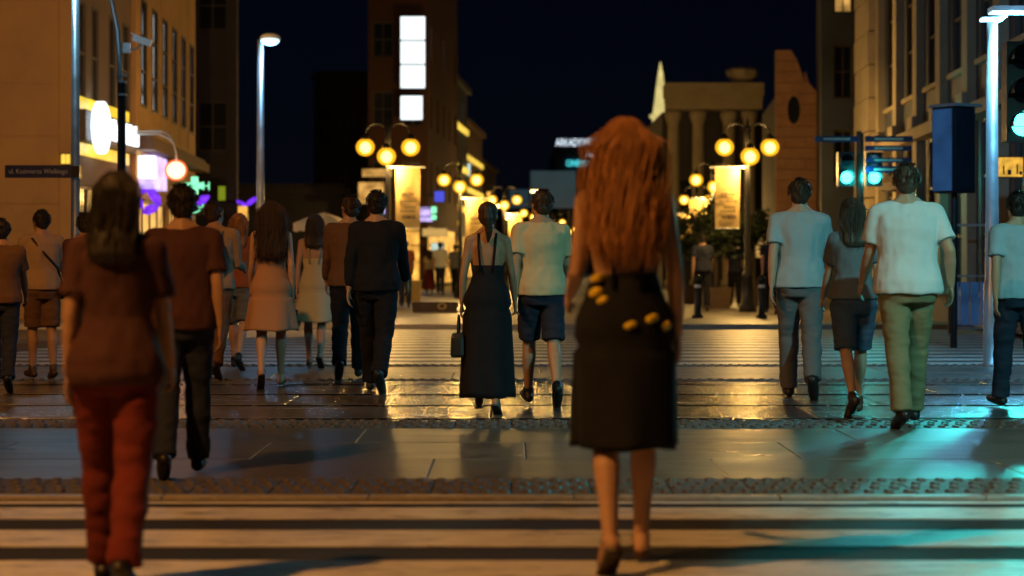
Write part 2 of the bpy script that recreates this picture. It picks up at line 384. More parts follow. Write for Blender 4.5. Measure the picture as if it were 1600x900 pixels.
# lit bank sign: board, glowing wall-wash strips, disc and lettering
sg = empty('shop_sign', f1.p(0, 0, 0), 'lit shop sign with white disc and lettering on corner building', 'sign')
def fb(fac, u0, u1, z0, z1, n0, n1, name, m, par):
    b = MB(); fac.block(b, u0, u1, z0, z1, n0, n1); o = b.build(name, m, par)
    o.matrix_parent_inverse = Matrix.Translation(-Vector(par.location)); return o
zA, zB = 3.42, 4.30
fb(f1, 0.25, 4.85, zB - .22, zB + .02, .004, .03, 'wash_strip', M['signyellow'], sg)  # glowing strips stand in for light washed over the wall
fb(f1, 0.25, 4.85, zA - .24, zA, .004, .03, 'wash_strip', M['signyellow'], sg)
fb(f1, 0.25, 4.95, zA + .02, zB - .24, .004, .16, 'board', M['boxbrown'], sg)
fb(f1, 0.22, 1.1, zA + .05, zB - .27, .165, .175, 'blue_panel', M['blue_sign'], sg)
b = MB(); b.rings([[f1.p(1.25 + .62 * math.cos(a), (zA + zB) / 2 - .1 + .52 * math.sin(a), n) for a in [k * math.pi / 14 for k in range(28)]] for n in (.18, .30)])
o = b.build('disc', M['signwhite'], sg); o.matrix_parent_inverse = Matrix.Translation(-sg.location)
u = 2.0; rr = random.Random(3)
while u < 4.8:
    h = rr.choice((.26, .34, .42)); wd = rr.uniform(.10, .2)
    fb(f1, u, u + wd, zA + .16, zA + .16 + h, .18, .24, 'letter', M['signwhite'], sg)
    u += wd + .035
# shopfront lights under the cornice
ws = empty('light_box_sign', f2.p(0, 0, 0), 'white and lilac lit shop sign under the corner building cornice', 'sign')
fb(f2, .25, .75, 2.95, 3.42, .02, .34, 'lit_face', M['signwhite'], ws)
fb(f2, 1.0, 3.2, 2.75, 3.48, .02, .28, 'side_panel', M['lilac'], ws)
fb(f2, .25, .7, 2.72, 2.92, .02, .36, 'lower_face', M['lilac'], ws)

# purple neon ornaments
def neon(label, cx, cy, D, petals):
    t = empty('neon_ornament', (px(cx, D), D, pz(cy, D)), label, 'neon light', 'purple neon ornaments')
    s = D / F
    for (ax, ay, bx, by, wd) in petals:
        b = MB(); a = Vector(((ax - cx) * s, 0, -(ay - cy) * s)); e = Vector(((bx - cx) * s, 0, -(by - cy) * s))
        b.tube([a, a * .7 + e * .3, a * .3 + e * .7, e], [.03, wd * s * .5, wd * s * .5, .03], 8, flat=.35, ref=(e - a).normalized().cross(Vector((0, 1, 0))))
        b.build('neon_petal', M['purple'], t, True)
    b = MB(); b.tube([(0, .05, 0), (-.75, .08, .02)], .02, 6); b.build('bracket', M['black'], t)
neon('purple neon ornament of four petals left of the green cross', 226, 312, 46, [(205, 297, 222, 325, 13), (232, 292, 250, 320, 14), (214, 300, 236, 292, 12), (222, 332, 248, 322, 14)])
neon('slanting purple neon ribbon above the green round-lettered sign', 310, 313, 52, [(291, 328, 305, 318, 9), (303, 320, 327, 306, 12)])
neon('V shaped purple neon ornament above the small orange sign', 385, 315, 61.5, [(370, 314, 384, 321, 6), (384, 321, 402, 308, 8)])
def sign_box(name, label, x0, x1, y0, y1, D, m, depth=0.12, cat='sign', frame=None, group=None, bracket=0.0):
    X0, X1, Z0, Z1 = px(x0, D), px(x1, D), pz(y1, D), pz(y0, D)
    t = empty(name, ((X0 + X1) / 2, D, Z0), label, cat, group); W, H = X1 - X0, Z1 - Z0
    MB().box((0, depth / 2 + .011, H / 2), (W + .04, depth, H + .04)).build('housing', frame or M['black'], t)
    MB().box((0, 0, H / 2), (W, .02, H)).build('face', m, t)
    if bracket: MB().box((-W / 2 - bracket / 2 - .02, depth / 2 + .01, H * .7), (bracket, .05, .05)).build('bracket', M['black'], t)
    return t, W, H
sign_box('shop_sign', 'small orange hanging sign under the V shaped purple neon', 372, 386, 322, 345, 61.6, M['shopglow'], bracket=.6)
sign_box('shop_sign', 'small yellow green lit sign right of the green cross', 341, 352, 291, 313, 61.7, emit('limeface', (.35, .45, .02), .5))
# green cross
D = 54; t = empty('pharmacy_cross', (px(304, D), D, pz(290, D)), 'green lit pharmacy cross on the shop row at left', 'sign')
MB().box((0, 0, 0), (.17, .10, .46)).build('cross_bar', M['green'], t); MB().box((-.005, .001, 0), (.46, .098, .15)).build('cross_bar', M['green'], t)
MB().tube([(-.1, .06, 0), (-.5, .06, 0)], .02, 6).build('bracket', M['black'], t)
me = text_mesh('H', .3, .02, M['green']); o = link('letter', me, t, (.30, 0, -.02)); o.rotation_euler = (R(90), 0, 0)
D = 54; t = empty('round_lettered_sign', (px(302, D), D, pz(323, D)), 'green lettered zoo sign with a smile arc below the cross', 'sign')
o = link('lettering', text_mesh('ZOO', .24, .02, M['green']), t, (0, 0, .04)); o.rotation_euler = (R(90), 0, 0)
MB().tube([(.21 * math.sin(a), 0, .02 - .17 * math.cos(a)) for a in [R(-55 + i * 11) for i in range(11)]], .016, 6).build('smile_arc', M['green'], t)
MB().box((0, .06, 0), (.6, .06, .42)).build('backing', M['black'], t)
MB().tube([(-.28, .06, .1), (-.5, .06, .1)], .02, 6).build('bracket', M['black'], t)

# ------------------------------------------------------------------ far left facades
def simple_block(name, label, X0, X1, Y0, Y1, H, m, rows, front_cols=0, side_cols=0, lit=0.2, side='R', ww=.9, wh=1.5, z_first=4.0, band=False, litmats=('litglass', 'litcool'), seed=1, zstep=3.1, shop=False, sl=.055):
    rr = random.Random(seed); t = building(name, (0, 0, 0), label)
    def do(fac, cols):
        L = fac.L; ops = []
        for r_ in range(rows):
            for c in range(cols):
                u = (c + .5) * L / cols; ops.append((u - ww / 2, u + ww / 2, z_first + r_ * zstep, z_first + r_ * zstep + wh))
        if shop and cols: ops.append((.3, L - .3, .1, 2.7))
        fac.wall('wall', H, ops, m, t)
        for o in ops:
            lt = rr.random() < lit
            if o[2] < 1: fac.window(o, t, M['shopglow'], nv=max(2, int(L / 1.5)), name='shopfront'); continue
            fac.window(o, t, M[rr.choice(litmats)] if lt else M['glass'], nv=2, nh=2)
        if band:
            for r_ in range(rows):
                b = MB(); z = z_first + r_ * zstep - .55; fac.block(b, 0.05, L - .05, z, z + .3, .002, .12); b.build('cornice', M['litband'], t)  # cornices glow in place of the light that falls on them
        b = MB(); fac.block(b, -.1, L + .1, H - .5, H - .2, .002, .3); b.build('cornice', m, t)
    do(Facade((X0, Y0), (X1, Y0), .08), front_cols)
    if side == 'R': do(Facade((X1, Y0 + .01), (X1 + (Y1 - Y0) * sl, Y1), .08), side_cols)
    else: do(Facade((X0 + (Y1 - Y0) * sl, Y1), (X0, Y0 + .01), .08), side_cols)
    q = (Y1 - Y0) * sl
    core(t, [(X0 + .35, Y0 + .35), (X1 - .35, Y0 + .35), (X1 - .4 + q, Y1), (X0 + .4 + q, Y1)], .08, H - .05, M['darkwall'])
    return t
simple_block('town_house', 'dark brown facade just right of the ochre corner building', -14, px(370, 62), 62, 85, 17, M['darkwall'], 3, 4, 0, .0, sl=-.16, seed=2, z_first=4.4, zstep=3.6)
simple_block('shop_pavilion', 'low dark shop row behind the parasol at left', -13, -7.4, 92, 104, 4.6, M['darkwall'], 0, 0, 0, shop=True, seed=3)
simple_block('town_house', 'dim brown town house behind the left globe lamps', px(490, 112), px(592, 112), 112, 125, 11.4, M['darkwall'], 2, 3, 0, 0, seed=4, z_first=4.2, zstep=3.3, ww=.8, wh=2.0)
simple_block('town_house', 'reddish brown town house under the stacked light boxes', px(575, 90), px(668, 90), 90, 106, 15, M['redbrown'], 3, 2, 5, .25, seed=5, shop=True, z_first=4.0, zstep=3.0, band=False)
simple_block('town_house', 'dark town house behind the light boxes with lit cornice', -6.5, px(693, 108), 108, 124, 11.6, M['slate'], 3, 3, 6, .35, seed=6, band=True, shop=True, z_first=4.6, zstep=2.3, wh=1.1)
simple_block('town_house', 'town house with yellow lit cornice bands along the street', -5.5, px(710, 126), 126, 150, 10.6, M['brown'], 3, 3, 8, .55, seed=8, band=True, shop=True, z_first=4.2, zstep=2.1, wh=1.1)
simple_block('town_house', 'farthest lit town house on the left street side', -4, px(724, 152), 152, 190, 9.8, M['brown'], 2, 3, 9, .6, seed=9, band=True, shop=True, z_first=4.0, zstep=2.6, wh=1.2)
simple_block('town_house', 'low dark building closing the far end of the street', -9, 40, 290, 300, 9, M['darkwall'], 1, 24, 0, .1, seed=10)
# stacked light boxes
D = 89.6
for (y0, y1), nm in zip(((26, 62), (64.5, 99.5), (102, 137.5), (150, 187)), ('topmost', 'second from top', 'third from top', 'lowest')):
    sign_box('light_box', 'white square light box, %s of the vertical stack' % nm, 626, 664 - (4 if nm == 'lowest' else 0), y0, y1, D, M['lightbox'], .3, 'light box', M['black'], 'stacked white light boxes')

# ------------------------------------------------------------------ signs along the left street
for (x0, x1, y0, y1, DD, m, lab) in (
        (679, 694, 299, 315, 89.6, emit('blueface', (.06, .10, 1), .7), 'small deep blue lit shop sign right of left banner'),
        (640, 676, 324, 346, 89.6, M['lilac'], 'lilac lit shop band below the left banner'),
        (592, 605, 322, 334, 89.6, M['lilac'], 'small violet sign left of the left banner'),
        (674, 682, 323, 333, 89.5, M['green'], 'tiny green sign above another beside lilac band'),
        (674, 682, 336, 343, 89.5, M['green'], 'tiny green sign, lower of two beside lilac band'),
        (660, 698, 357, 369, 89.3, emit('creamface', (.9, .62, .2), .45), 'dim cream shop fascia above the strolling couple'),
        (674, 693, 380, 391, 89.2, M['litcool'], 'cool white shop sign right above the strolling couple'),
        (707, 715, 367, 376, 107.6, M['signwhite'], 'small white sign left of two beside woman in black'),
        (721, 730, 368, 377, 125.5, M['signwhite'], 'small white sign right of two beside woman in black'),
        (720, 730, 318, 350, 125.6, M['litcool'], 'tall pale lit shop window under the second left lamp'),
        (690, 715, 322, 334, 107.7, M['litband'], 'yellow lit fascia under the second left lamp'),
        (1162, 1190, 366, 402, 98.03, M['litglass'], 'yellow lit shop window behind the small trees at right'),
        (1150, 1160, 378, 404, 98.02, M['litglass'], 'narrow yellow lit window behind small trees')):
    sign_box('shop_sign', lab, x0, x1, y0, y1, DD, m, .15, bracket=.9 if (668 < x1 and x0 > 655 and x1 < 800) else 0)
for k, (x0, x1, y0, y1, DD, m, lab) in enumerate((
        (722, 735, 254, 275, 125.4, 'litcool', 'pale lit panel behind the second left globe lamp'),
        (700, 716, 345, 352, 107.5, 'litband', 'thin yellow fascia above the small white signs'),
        (678, 690, 222, 228, 107.4, 'litband', 'short yellow strip under the left tower windows'),
        (732, 752, 290, 330, 164, 'shopglow', 'tall amber hanging sign beside the third left banner'),
        (756, 770, 300, 345, 178, 'shopglow', 'amber hanging sign behind the brown haired woman in black'),
        (752, 764, 352, 372, 172, 'litcool', 'cool lit hanging sign low behind woman in black'),
        (545, 560, 300, 312, 111.7, 'shopglow', 'amber window left of the nearest left globe lamp post'),
        (566, 612, 264, 276, 89.7, 'litglass', 'amber strip window behind the nearest left lamp post'),
        (560, 600, 285, 318, 89.7, 'litglass', 'wide dim amber window left of the left banner'),
        (716, 722, 330, 352, 125.3, 'litcool', 'narrow cool lit strip under the second left lamp'),
        (695, 703, 355, 361, 107.3, 'green', 'small green strip above the cream fascia end'))):
    sign_box('shop_sign', lab, x0, x1, y0, y1, DD, M[m], .15, bracket=.9 if x0 > 665 else 0)

# ------------------------------------------------------------------ shopping centre at the end
t = building('shopping_centre', (0, 0, 0), 'dark shopping centre carrying roof letters at the street end')
core(t, [(px(866, 236), 236), (px(1120, 236), 236), (px(1120, 236), 270), (px(866, 236), 270)], 0.08, pz(229.6, 236), M['slate'], 'body')
for i in range(7):
    b = MB(); b.box((px(880 + i * 26, 236), 235.8, pz(300, 236)), (1.2, .3, 5.0)); b.build('window', M['glass'], t)
def roof_text(body, label, x0, x1, y0, y1, D, m):
    me = text_mesh(body, 1.0, .05, m); xs = [v.co.x for v in me.vertices]; ys = [v.co.y for v in me.vertices]
    wx, wy = px(x1, D) - px(x0, D), pz(y0, D) - pz(y1, D)
    o = link('roof_lettering', me, None, ((px(x0, D) + px(x1, D)) / 2, D, (pz(y0, D) + pz(y1, D)) / 2))
    o.rotation_euler = (R(90), 0, 0); o.scale = (wx / (max(xs) - min(xs)), wy / (max(ys) - min(ys)), 1)
    return tag(o, label, 'sign')
roof_text('ARKADY', 'bold white lit roof letters at the end of street', 868, 909, 217.5, 229, 236.4, M['coolletter'])
roof_text('WROC\u0141AWSKIE', 'slim blue white roof letters continuing the bold word', 910, 968, 217.5, 229, 236.4, M['coolletter'])
roof_text('KappAhl', 'rounded white lit letters below the roof letters', 918, 960, 236, 247, 235.85, M['coolletter'])
roof_text('CINEMO', 'cyan lit letters lowest on the shopping centre', 885, 919, 251, 260, 235.85, M['cyan'])
for x0, x1, y0, y1, D, lab in ((829, 900, 267, 325, 170, 'dim blue billboard below the cyan letters'), (796, 826, 296, 325, 200, 'small dim teal billboard far down the street')):
    tt, W, H = sign_box('billboard', lab, x0, x1, y0, y1, D, M['teal_board'], .4, 'billboard')
    for sx in (-1, 1): MB().box((sx * W * .35, .2, -(tt.location.z - .08) / 2 - .02), (.25, .25, tt.location.z - .08 - .02)).build('post', M['black'], tt)

# ------------------------------------------------------------------ right side: portico, spire, gabled bay, stone pier, dark palace
t = building('portico_building', (0, 0, 0), 'neoclassical portico with columns and crowning urn at right')
D = 96
core(t, [(px(1040, D), D + 2.2), (px(1230, D), D + 2.2), (px(1230, D), D + 14), (px(1040, D), D + 14)], .08, pz(170, D), M['darkwall'], 'body')
for x in (1053, 1092, 1140, 1172):
    X = px(x, D); zt = pz(172, D)
    MB().lathe((X, D + .3, .08), [(.40, 0), (.40, .25), (.31, .35), (.30, 2.5), (.26, zt - .75), (.27, zt - .7), (.36, zt - .45), (.40, zt - .3), (.40, zt - .1)], 16).build('column', M['sand'], t, True)
for y0, y1, d in ((130, 150, .9), (150, 158, .62), (158, 171, .5)):
    b = MB(); b.box(((px(1044, D) + px(1188, D)) / 2, D + .6, (pz(y0, D) + pz(y1, D)) / 2), (px(1188, D) - px(1044, D) + d * .3, 1.0 + d, pz(y0, D) - pz(y1, D) - .004)); b.build('entablature', M['sand'], t)
MB().lathe((px(1162, D), D + .5, pz(131, D)), [(.45, 0), (.45, .15), (.75, .4), (.78, .62), (.7, .72), (.5, .78), (.1, .82)], 8).build('urn', M['sand'], t)
for i in range(3):
    b = MB(); b.box((px(1075 + i * 38, D), D + 2.15, pz(320, D)), (.75, .1, 2.4)); b.build('window', M['glass'], t)
t = empty('church_spire', (px(1032, 250), 250, .08), 'floodlit pale church spire above the blonde woman', 'tower'); zt = pz(97, 250) - .08
me_sp = emit('floodlight_glow', (1.0, .82, .30), .75, .35, .5)  # floodlight on the stone is put in as emission
MB().box((0, 0, zt * .32), (2.2, 2.2, zt * .64)).build('tower_shaft', M['sand'], t)
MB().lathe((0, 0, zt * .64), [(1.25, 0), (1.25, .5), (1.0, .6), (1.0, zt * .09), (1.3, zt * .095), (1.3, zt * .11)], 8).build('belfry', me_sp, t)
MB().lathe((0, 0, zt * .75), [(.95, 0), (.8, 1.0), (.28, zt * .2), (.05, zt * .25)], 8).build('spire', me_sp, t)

# gabled bay with oval window built of stone courses
t = building('gabled_bay', (0, 0, 0), 'warm lit stone gable with an oval window at right')
D = 72; s = D / F; x0, x1 = 1212, 1281
def edge_r(y):    # right outline of the gable (photo rows)
    pts = [(78, 1236), (95, 1246), (112, 1252), (129, 1264), (146, 1278), (163, 1281), (420, 1281)]
    for (a, b_), (c, d) in zip(pts, pts[1:]):
        if a <= y <= c: return b_ + (d - b_) * (y - a) / (c - a)
    return 1281
yy = 78; row = 0; cx, cy, rx, ry = 1240, 172, 10, 22
while yy < 408:
    yb = min(yy + 17, 410); half = row % 2
    for (a, b_) in (((x0, 1238), (1238, 1290)) if half else ((x0, 1226), (1226, 1258), (1258, 1290))):
        ar = [(max(a, x0) + .3, yb - .4), (min(b_, edge_r(yb)) - .3, yb - .4), (min(b_, edge_r(yy)) - .3, yy + .4), (max(a, x0) + .3, yy + .4)]
        if ar[1][0] - ar[0][0] < 2: continue
        if ar[2][0] < ar[3][0]: ar[2] = (ar[3][0] + .2, ar[2][1])
        b = MB().prism([(px(p[0], D), pz(p[1], D)) for p in ar], lambda u, z, q: Vector((u, D - .02 - random.uniform(0, .008) + q * .3, z)))
        b.build('stone_block', M['sand2'], t)
    yy = yb; row += 1
b = MB(); b.rings([[Vector((px(cx + rx * k2 * math.cos(a), D), D - .07 + dd, pz(cy - ry * k2 * math.sin(a), D))) for a in [k * math.pi / 12 for k in range(24)]] for k2, dd in ((1.35, .08), (1.35, 0), (1.0, 0), (1.0, .09))], False); o = b.build('oval_surround', M['sand2'], t)
b = MB(); b.rings([[Vector((px(cx + rx * math.cos(a), D), D - .045 + dd, pz(cy - ry * math.sin(a), D))) for a in [k * math.pi / 12 for k in range(24)]] for dd in (0, .03)]); b.build('oval_pane', M['glass'], t)
core(t, [(px(1213, D), D + .32), (px(1276, D), D + .32), (px(1270, D) + .6, D + 9), (px(1213, D) + .6, D + 9)], .08, pz(150, D), M['darkwall'], 'body')
simple_block('town_house', 'dark blue town house between gable and stone pier', px(1283, 66), px(1283, 66) + 7, 66, 72, 11.5, M['slate'], 3, 5, 0, .06, seed=12, z_first=3.6, zstep=2.7, ww=.6, wh=1.7)

# long dark palace on the right with stone pier end and pilasters
pal = building('palace_building', (0, 0, 0), 'tall dark palace at right with block pier and pilasters')
fp = Facade((8.55, 50.2), (7.65, 30.0), .08)
ops = []; n = 7; bay = fp.L / n
for i in range(n):
    for z in (.4, 4.3, 8.4):
        if i == 0: continue
        ops.append((i * bay + .75, (i + 1) * bay - .55, z + .2, z + 3.1))
fp.wall('wall', 14.5, ops, M['slate'], pal)
for k, o in enumerate(ops): fp.window(o, pal, M['litglass'] if k in (5, ) else M['glass'], nv=2, nh=3, r=.05, sill=M['sand'])
for i in range(1, n):
    b = MB(); fp.block(b, i * bay - .22, i * bay + .30, .5, 13.5, .002, .16); b.build('pilaster', M['sand'], pal)
    b = MB(); fp.block(b, i * bay - .30, i * bay + .38, 3.75, 3.98, .165, .26); b.build('bracket', M['sand'], pal)
fe = Facade((7.9, 50.21), (12, 50.21), .08)
z = .3; rowi = 0
while z < 13:
    b = MB(); fp.block(b, 0.02, bay * .92, z + .012, z + .74, .002, .30 + .02 * (rowi % 2)); b.build('stone_block', M['sand'], pal); z += .76; rowi += 1
fq = Facade((7.65, 29.98), (14, 29.98), .08)
fq.wall('wall', 14.5, [], M['slate'], pal)
core(pal, [(8.1, 30.4), (14, 30.4), (14, 50), (9.0, 50)], .08, 14.3, M['darkwall'])
b = MB(); fp.block(b, bay * 1.0, fp.L, 3.5, 3.72, .002, .30); b.build('cornice', M['sand'], pal)
# lit shop sign right edge
t, W, H = sign_box('shop_sign', 'yellow lit sign with dark shapes at the right edge', 1560, 1598, 246, 276, 29.5, emit('yellowface', (1.0, .50, .05), .75, .5, 12), .1)
for dx, ww_, hh in ((-.10, .02, .12), (-.02, .05, .07), (.09, .02, .14), (.14, .04, .05)):
    MB().box((dx, -.018, hh * .6 + .02), (ww_, .012, hh)).build('letter', M['black'], t)
# blue advert box on a post
t = empty('advert_box', (px(1490, 28.6), 28.6, .0), 'blue advertising box on a dark post beside the right lamp', 'sign', rz=0)
z0, z1 = pz(302, 28.6), pz(168, 28.6)
MB().box((0, 0, (z0 + z1) / 2), (.40, .42, z1 - z0), R(32)).build('cabinet', M['black'], t)
Mr = Matrix.Rotation(R(32), 3, 'Z')
for nx_, ww_, mm in ((Vector((-1, 0, 0)), .36, M['bluepanel']), (Vector((0, -1, 0)), .34, M['bluepanel'])):
    c = Mr @ (nx_ * .213); c.z = (z0 + z1) / 2
    MB().box(c, (.012 if nx_.x else ww_, .012 if nx_.y else ww_, z1 - z0 - .06), R(32)).build('poster_panel', mm if nx_.x else M['glass'], t)
MB().tube([(0, 0, 0), (0, 0, z0)], .05, 10).build('post', M['black'], t)
MB().box((.02, -.02, z1 + .02), (.5, .5, .04), R(32)).build('cap', M['pole'], t)

# ------------------------------------------------------------------ globe street lamps with banners
def globe_proto():
    t = empty('globe_street_lamp', (0, 0, 0))
    Hh = 3.62
    MB().lathe((0, 0, 0), [(.20, 0), (.20, .12), (.15, .2), (.12, .75), (.14, .8), (.075, .9), (.06, 2.4), (.05, Hh + .1), (.07, Hh + .14), (.05, Hh + .25), (.09, Hh + .42), (.03, Hh + .52), (.02, Hh + .62), (0.004, Hh + .7)], 12).build('post', M['black'], t, True)
    for k, (dx, dy, dz) in enumerate(((-.50, .05, 0), (.50, .05, 0), (0, -.5, -.23))):
        d = Vector((dx, dy, 0)); L = d.length; d.normalize()
        pts = [Vector((0, 0, Hh + .05))] + [d * (L * .5 - L * .5 * math.cos(a)) + Vector((0, 0, Hh + .30 + .24 * math.sin(a) + dz * (a / math.pi))) for a in [i * math.pi / 10 for i in range(0, 11)]]
        MB().tube(pts, .018, 6).build('arm', M['black'], t, True)
        c = d * L + Vector((0, 0, Hh + .02 + dz))
        g = MB().ell(c, (.205, .205, .195), 20, 12).build('globe', M['globe'], t, True)
        MB().ell(c + Vector((0, 0, -.01)), (.115, .115, .12), 12, 8).build('bulb', M['bulb'], g, True)
        MB().lathe(c + Vector((0, 0, .17)), [(.10, 0), (.09, .06), (.03, .12)], 10).build('collar', M['black'], g)
    return t
def copy_tree(o, parent=None):
    c = o.copy(); col.objects.link(c); c.parent = parent
    for ch in list(o.children): copy_tree(ch, c)
    return c
gp = globe_proto(); first = True
def banner(x, y, z, Wd, Hd, label, full=True):
    t = empty('street_banner', (x, y, z), label, 'banner', 'banners on the globe lamps')
    b = MB(); nx, nzv = 6, 10
    P = [[Vector((-Wd / 2 + Wd * i / nx, .012 * math.sin(i * 1.3 + j * .5), -Hd * j / nzv)) for i in range(nx + 1)] for j in range(nzv + 1)]
    vs = [p for r_ in P for p in r_] + [p + Vector((0, .006, 0)) for r_ in P for p in r_]; m_ = (nx + 1) * (nzv + 1); fs = []
    for j in range(nzv):
        for i in range(nx):
            a = j * (nx + 1) + i; fs.append((a, a + 1, a + nx + 2, a + nx + 1)); fs.append((a + m_, a + nx + 1 + m_, a + nx + 2 + m_, a + 1 + m_))
    b.add(vs, fs); c = b.build('cloth', M['banner'], t, True)
    MB().tube([(-Wd / 2 - .12, 0, .02), (Wd / 2 + .12, 0, .02)], .018, 6).build('banner_rod', M['white_metal'], t)
    MB().tube([(-Wd / 2, 0, -Hd - .01), (Wd / 2, 0, -Hd - .01)], .014, 6).build('banner_rod', M['white_metal'], t)
    rr = random.Random(int(x * 10))
    rows = [(.02, .34, .10, .012), (.0, .44, .14, .05), (.02, .56, .20, .035), (.06, .66, .14, .02), (.0, .72, .16, .025), (-.03, .82, .09, .05), (.10, .82, .08, .06)]
    for cx_, fz, hw, hh in rows:
        u = cx_ - hw
        while u < cx_ + hw - .01:
            wd = rr.uniform(.02, .05)
            MB().box((u + wd / 2, -.022, -Hd * fz), (wd, .004, hh * rr.uniform(1.0, 1.9))).build('letter', M['print'], c); u += wd + .014
    return t
lamps = []
for side, X0, sl in (('left', px(606, 46), .064), ('right', px(1168, 46), .059)):
    for i, D in enumerate((46, 64, 84, 106, 130, 156)):
        X = X0 + (D - 46) * sl
        if side == 'right' and i == 1: X -= .1
        lamps.append((side, i, X, D))
ordn = ('nearest', 'second nearest', 'third nearest', 'fourth nearest', 'fifth nearest', 'farthest')
for side, i, X, D in lamps:
    o = gp if first else copy_tree(gp); first = False
    o.location = (X, D, .08)
    tag(o, 'amber globe street lamp, %s of the row on the %s side' % (ordn[i], side), 'street lamp', 'amber three-globe street lamps')
    e = (420, 380, 330, 280, 240, 240)[i] * (.5 if side == 'right' else 1)
    light('globe_light', 'POINT', (0, -.05, 3.18), e, GLOBE, o, .2)
    if i < 3:
        sgn = 1 if side == 'left' else -1
        banner(X + sgn * .44, D - .02 + .05, .08 + (3.18 if i == 0 else 3.05), .54, 1.32, 'pale street banner on the %s globe lamp of the %s row' % (ordn[i], side))

# small distant street lamps over the roadway
LB = ('left of pair over the dim billboard', 'right of pair over the dim billboard', 'low centre of the dim billboard', 'highest of three right of woman in black', 'middle of three right of woman in black', 'lowest of three right of woman in black', 'beside the copper hair at left', 'beside the copper hair at right')
for k, (x, y, D) in enumerate(((840, 299, 150), (856, 298, 175), (846, 311, 190), (787, 322, 140), (797, 341, 165), (806, 348, 185), (976, 263, 150), (1024, 270, 140))):
    t = empty('distant_street_lamp', (px(x, D), D, .08), 'distant street lamp, ' + LB[k], 'street lamp', 'distant street lamps'); z = pz(y, D) - .08
    MB().tube([(0, 0, 0), (0, 0, z * .9), (-.15, 0, z), (-.4, 0, z + .06)], [.07, .05, .04, .035], 8).build('post', M['black'], t)
    MB().box((-.2, -.05, z - .0), (.55, .25, .12)).build('lamp_head', M['bulb'], t)

# ------------------------------------------------------------------ LED lamp posts
def led_post(label, x, D, ytop, reach, r=.07, energy=150, head='flat', z_top=None, lc=LED):
    X = px(x, D); zb = gz(D); z = (z_top if z_top else pz(ytop, D)) - zb
    t = empty('led_street_lamp', (X, D, zb), label, 'street lamp')
    MB().lathe((0, 0, 0), [(r * 1.9, 0), (r * 1.9, .015), (r * 1.25, .03), (r * 1.2, .9), (r, .95), (r * .72, z)], 16).build('pole', M['pole'], t, True)
    if head == 'flat':
        hd = MB().box((reach * .2, -.05, z + .10), (.46, .30, .055)).build('lamp_head', M['white_metal'], t)
        MB().box((reach * .2, -.05, z + .066), (.44, .28, .012)).build('diffuser', M['led'], hd)
        MB().box((reach * .2 - .22, -.05, z - .01), (.22, .16, .035)).build('lower_lamp', M['led'], t)
        MB().tube([(0, 0, z - .05), (reach * .15, -.03, z + .05)], .028, 8).build('bracket', M['pole'], t)
    else:
        hd = MB().ell((reach * .18, -.06, z + .02), (.19, .15, .09), 16, 8).build('lamp_head', M['white_metal'], t, True)
        MB().ell((reach * .18, -.085, z - .03), (.17, .135, .08), 16, 8).build('diffuser', M['led'], hd, True)
        MB().tube([(0, 0, z - .06), (reach * .12, -.03, z)], .03, 8).build('bracket', M['pole'], t)
    light('led_light', 'POINT', (reach * .2, -.12, z - .14), energy, lc, t, .12)
    return t
led_post('tall white led street lamp at the right edge', 1550, 23.1, 30, 1, .078, 420, lc=(.18, .62, 1.0))
led_post('led street lamp with round head left of the globe lamps', 407, 37.5, 62, 1, .075, 70, 'round', lc=(.25, .6, 1.0))
led_post('galvanised pole at left carrying the blue street name sign', 118, 26.5, 0, -1, .062, 90, 'round', z_top=5.3, lc=(.35, .75, 1.0))
t = empty('street_name_sign', (px(60, 26.35), 26.35, pz(278, 26.35)), 'long dark blue street name sign on the left pole', 'sign')
W = px(112, 26.35) - px(8, 26.35); H = 20 / F * 26.35
MB().box((0, 0, H / 2), (W, .02, H)).build('plate', M['blue_sign'], t)
me = text_mesh('ul. Kazimierza Wielkiego', .085, .002, M['white_paint']); o = link('lettering', me, t, (0, -.013, H / 2)); o.rotation_euler = (R(90), 0, 0)
xs = [v.co.x for v in me.vertices]; o.scale.x = W * .88 / (max(xs) - min(xs))
MB().box((W / 2 + .045, .07, H / 2), (.10, .13, H * .9)).build('clamp', M['black'], t)
# curved arm pole with camera
D = 29.5; X = px(190, D)
t = empty('curved_arm_pole', (X, D, 0), 'dark pole with slim curved arm in front of the lit sign', 'pole')
zj = pz(130, D)
MB().lathe((0, 0, 0), [(.13, 0), (.13, .02), (.065, .04), (.058, zj)], 14).build('pole', M['black'], t, True)
MB().tube([(-.02, 0, zj - .1), (-.03, 0, zj + .35), (-.06, 0, zj + .75), (-.14, 0, zj + 1.15), (-.32, -.1, zj + 1.5), (-.65, -.3, zj + 1.72), (-1.1, -.6, zj + 1.78)], [.04, .038, .035, .032, .03, .028, .026], 10).build('curved_arm', M['pole'], t, True)
for yb in (119, 130, 150): MB().lathe((0, 0, pz(yb, D)), [(.066, 0), (.076, .005), (.076, .03), (.066, .035)], 12).build('clamp', M['pole'], t)
hd = MB().ell((-1.3, -.72, zj + 1.76), (.28, .16, .07), 14, 8, Matrix.Rotation(R(28), 3, 'Z')).build('lamp_head', M['pole'], t, True)
MB().ell((-1.3, -.72, zj + 1.715), (.2, .11, .045), 14, 8, Matrix.Rotation(R(28), 3, 'Z')).build('lens', M['sodium'], hd, True)
light('sodium_light', 'SPOT', (-1.3, -.72, zj + 1.6), 2000, SODIUM, t, .12, aim=(X - 2.6, D + 9, 3.0), size=R(115), blend=.5)
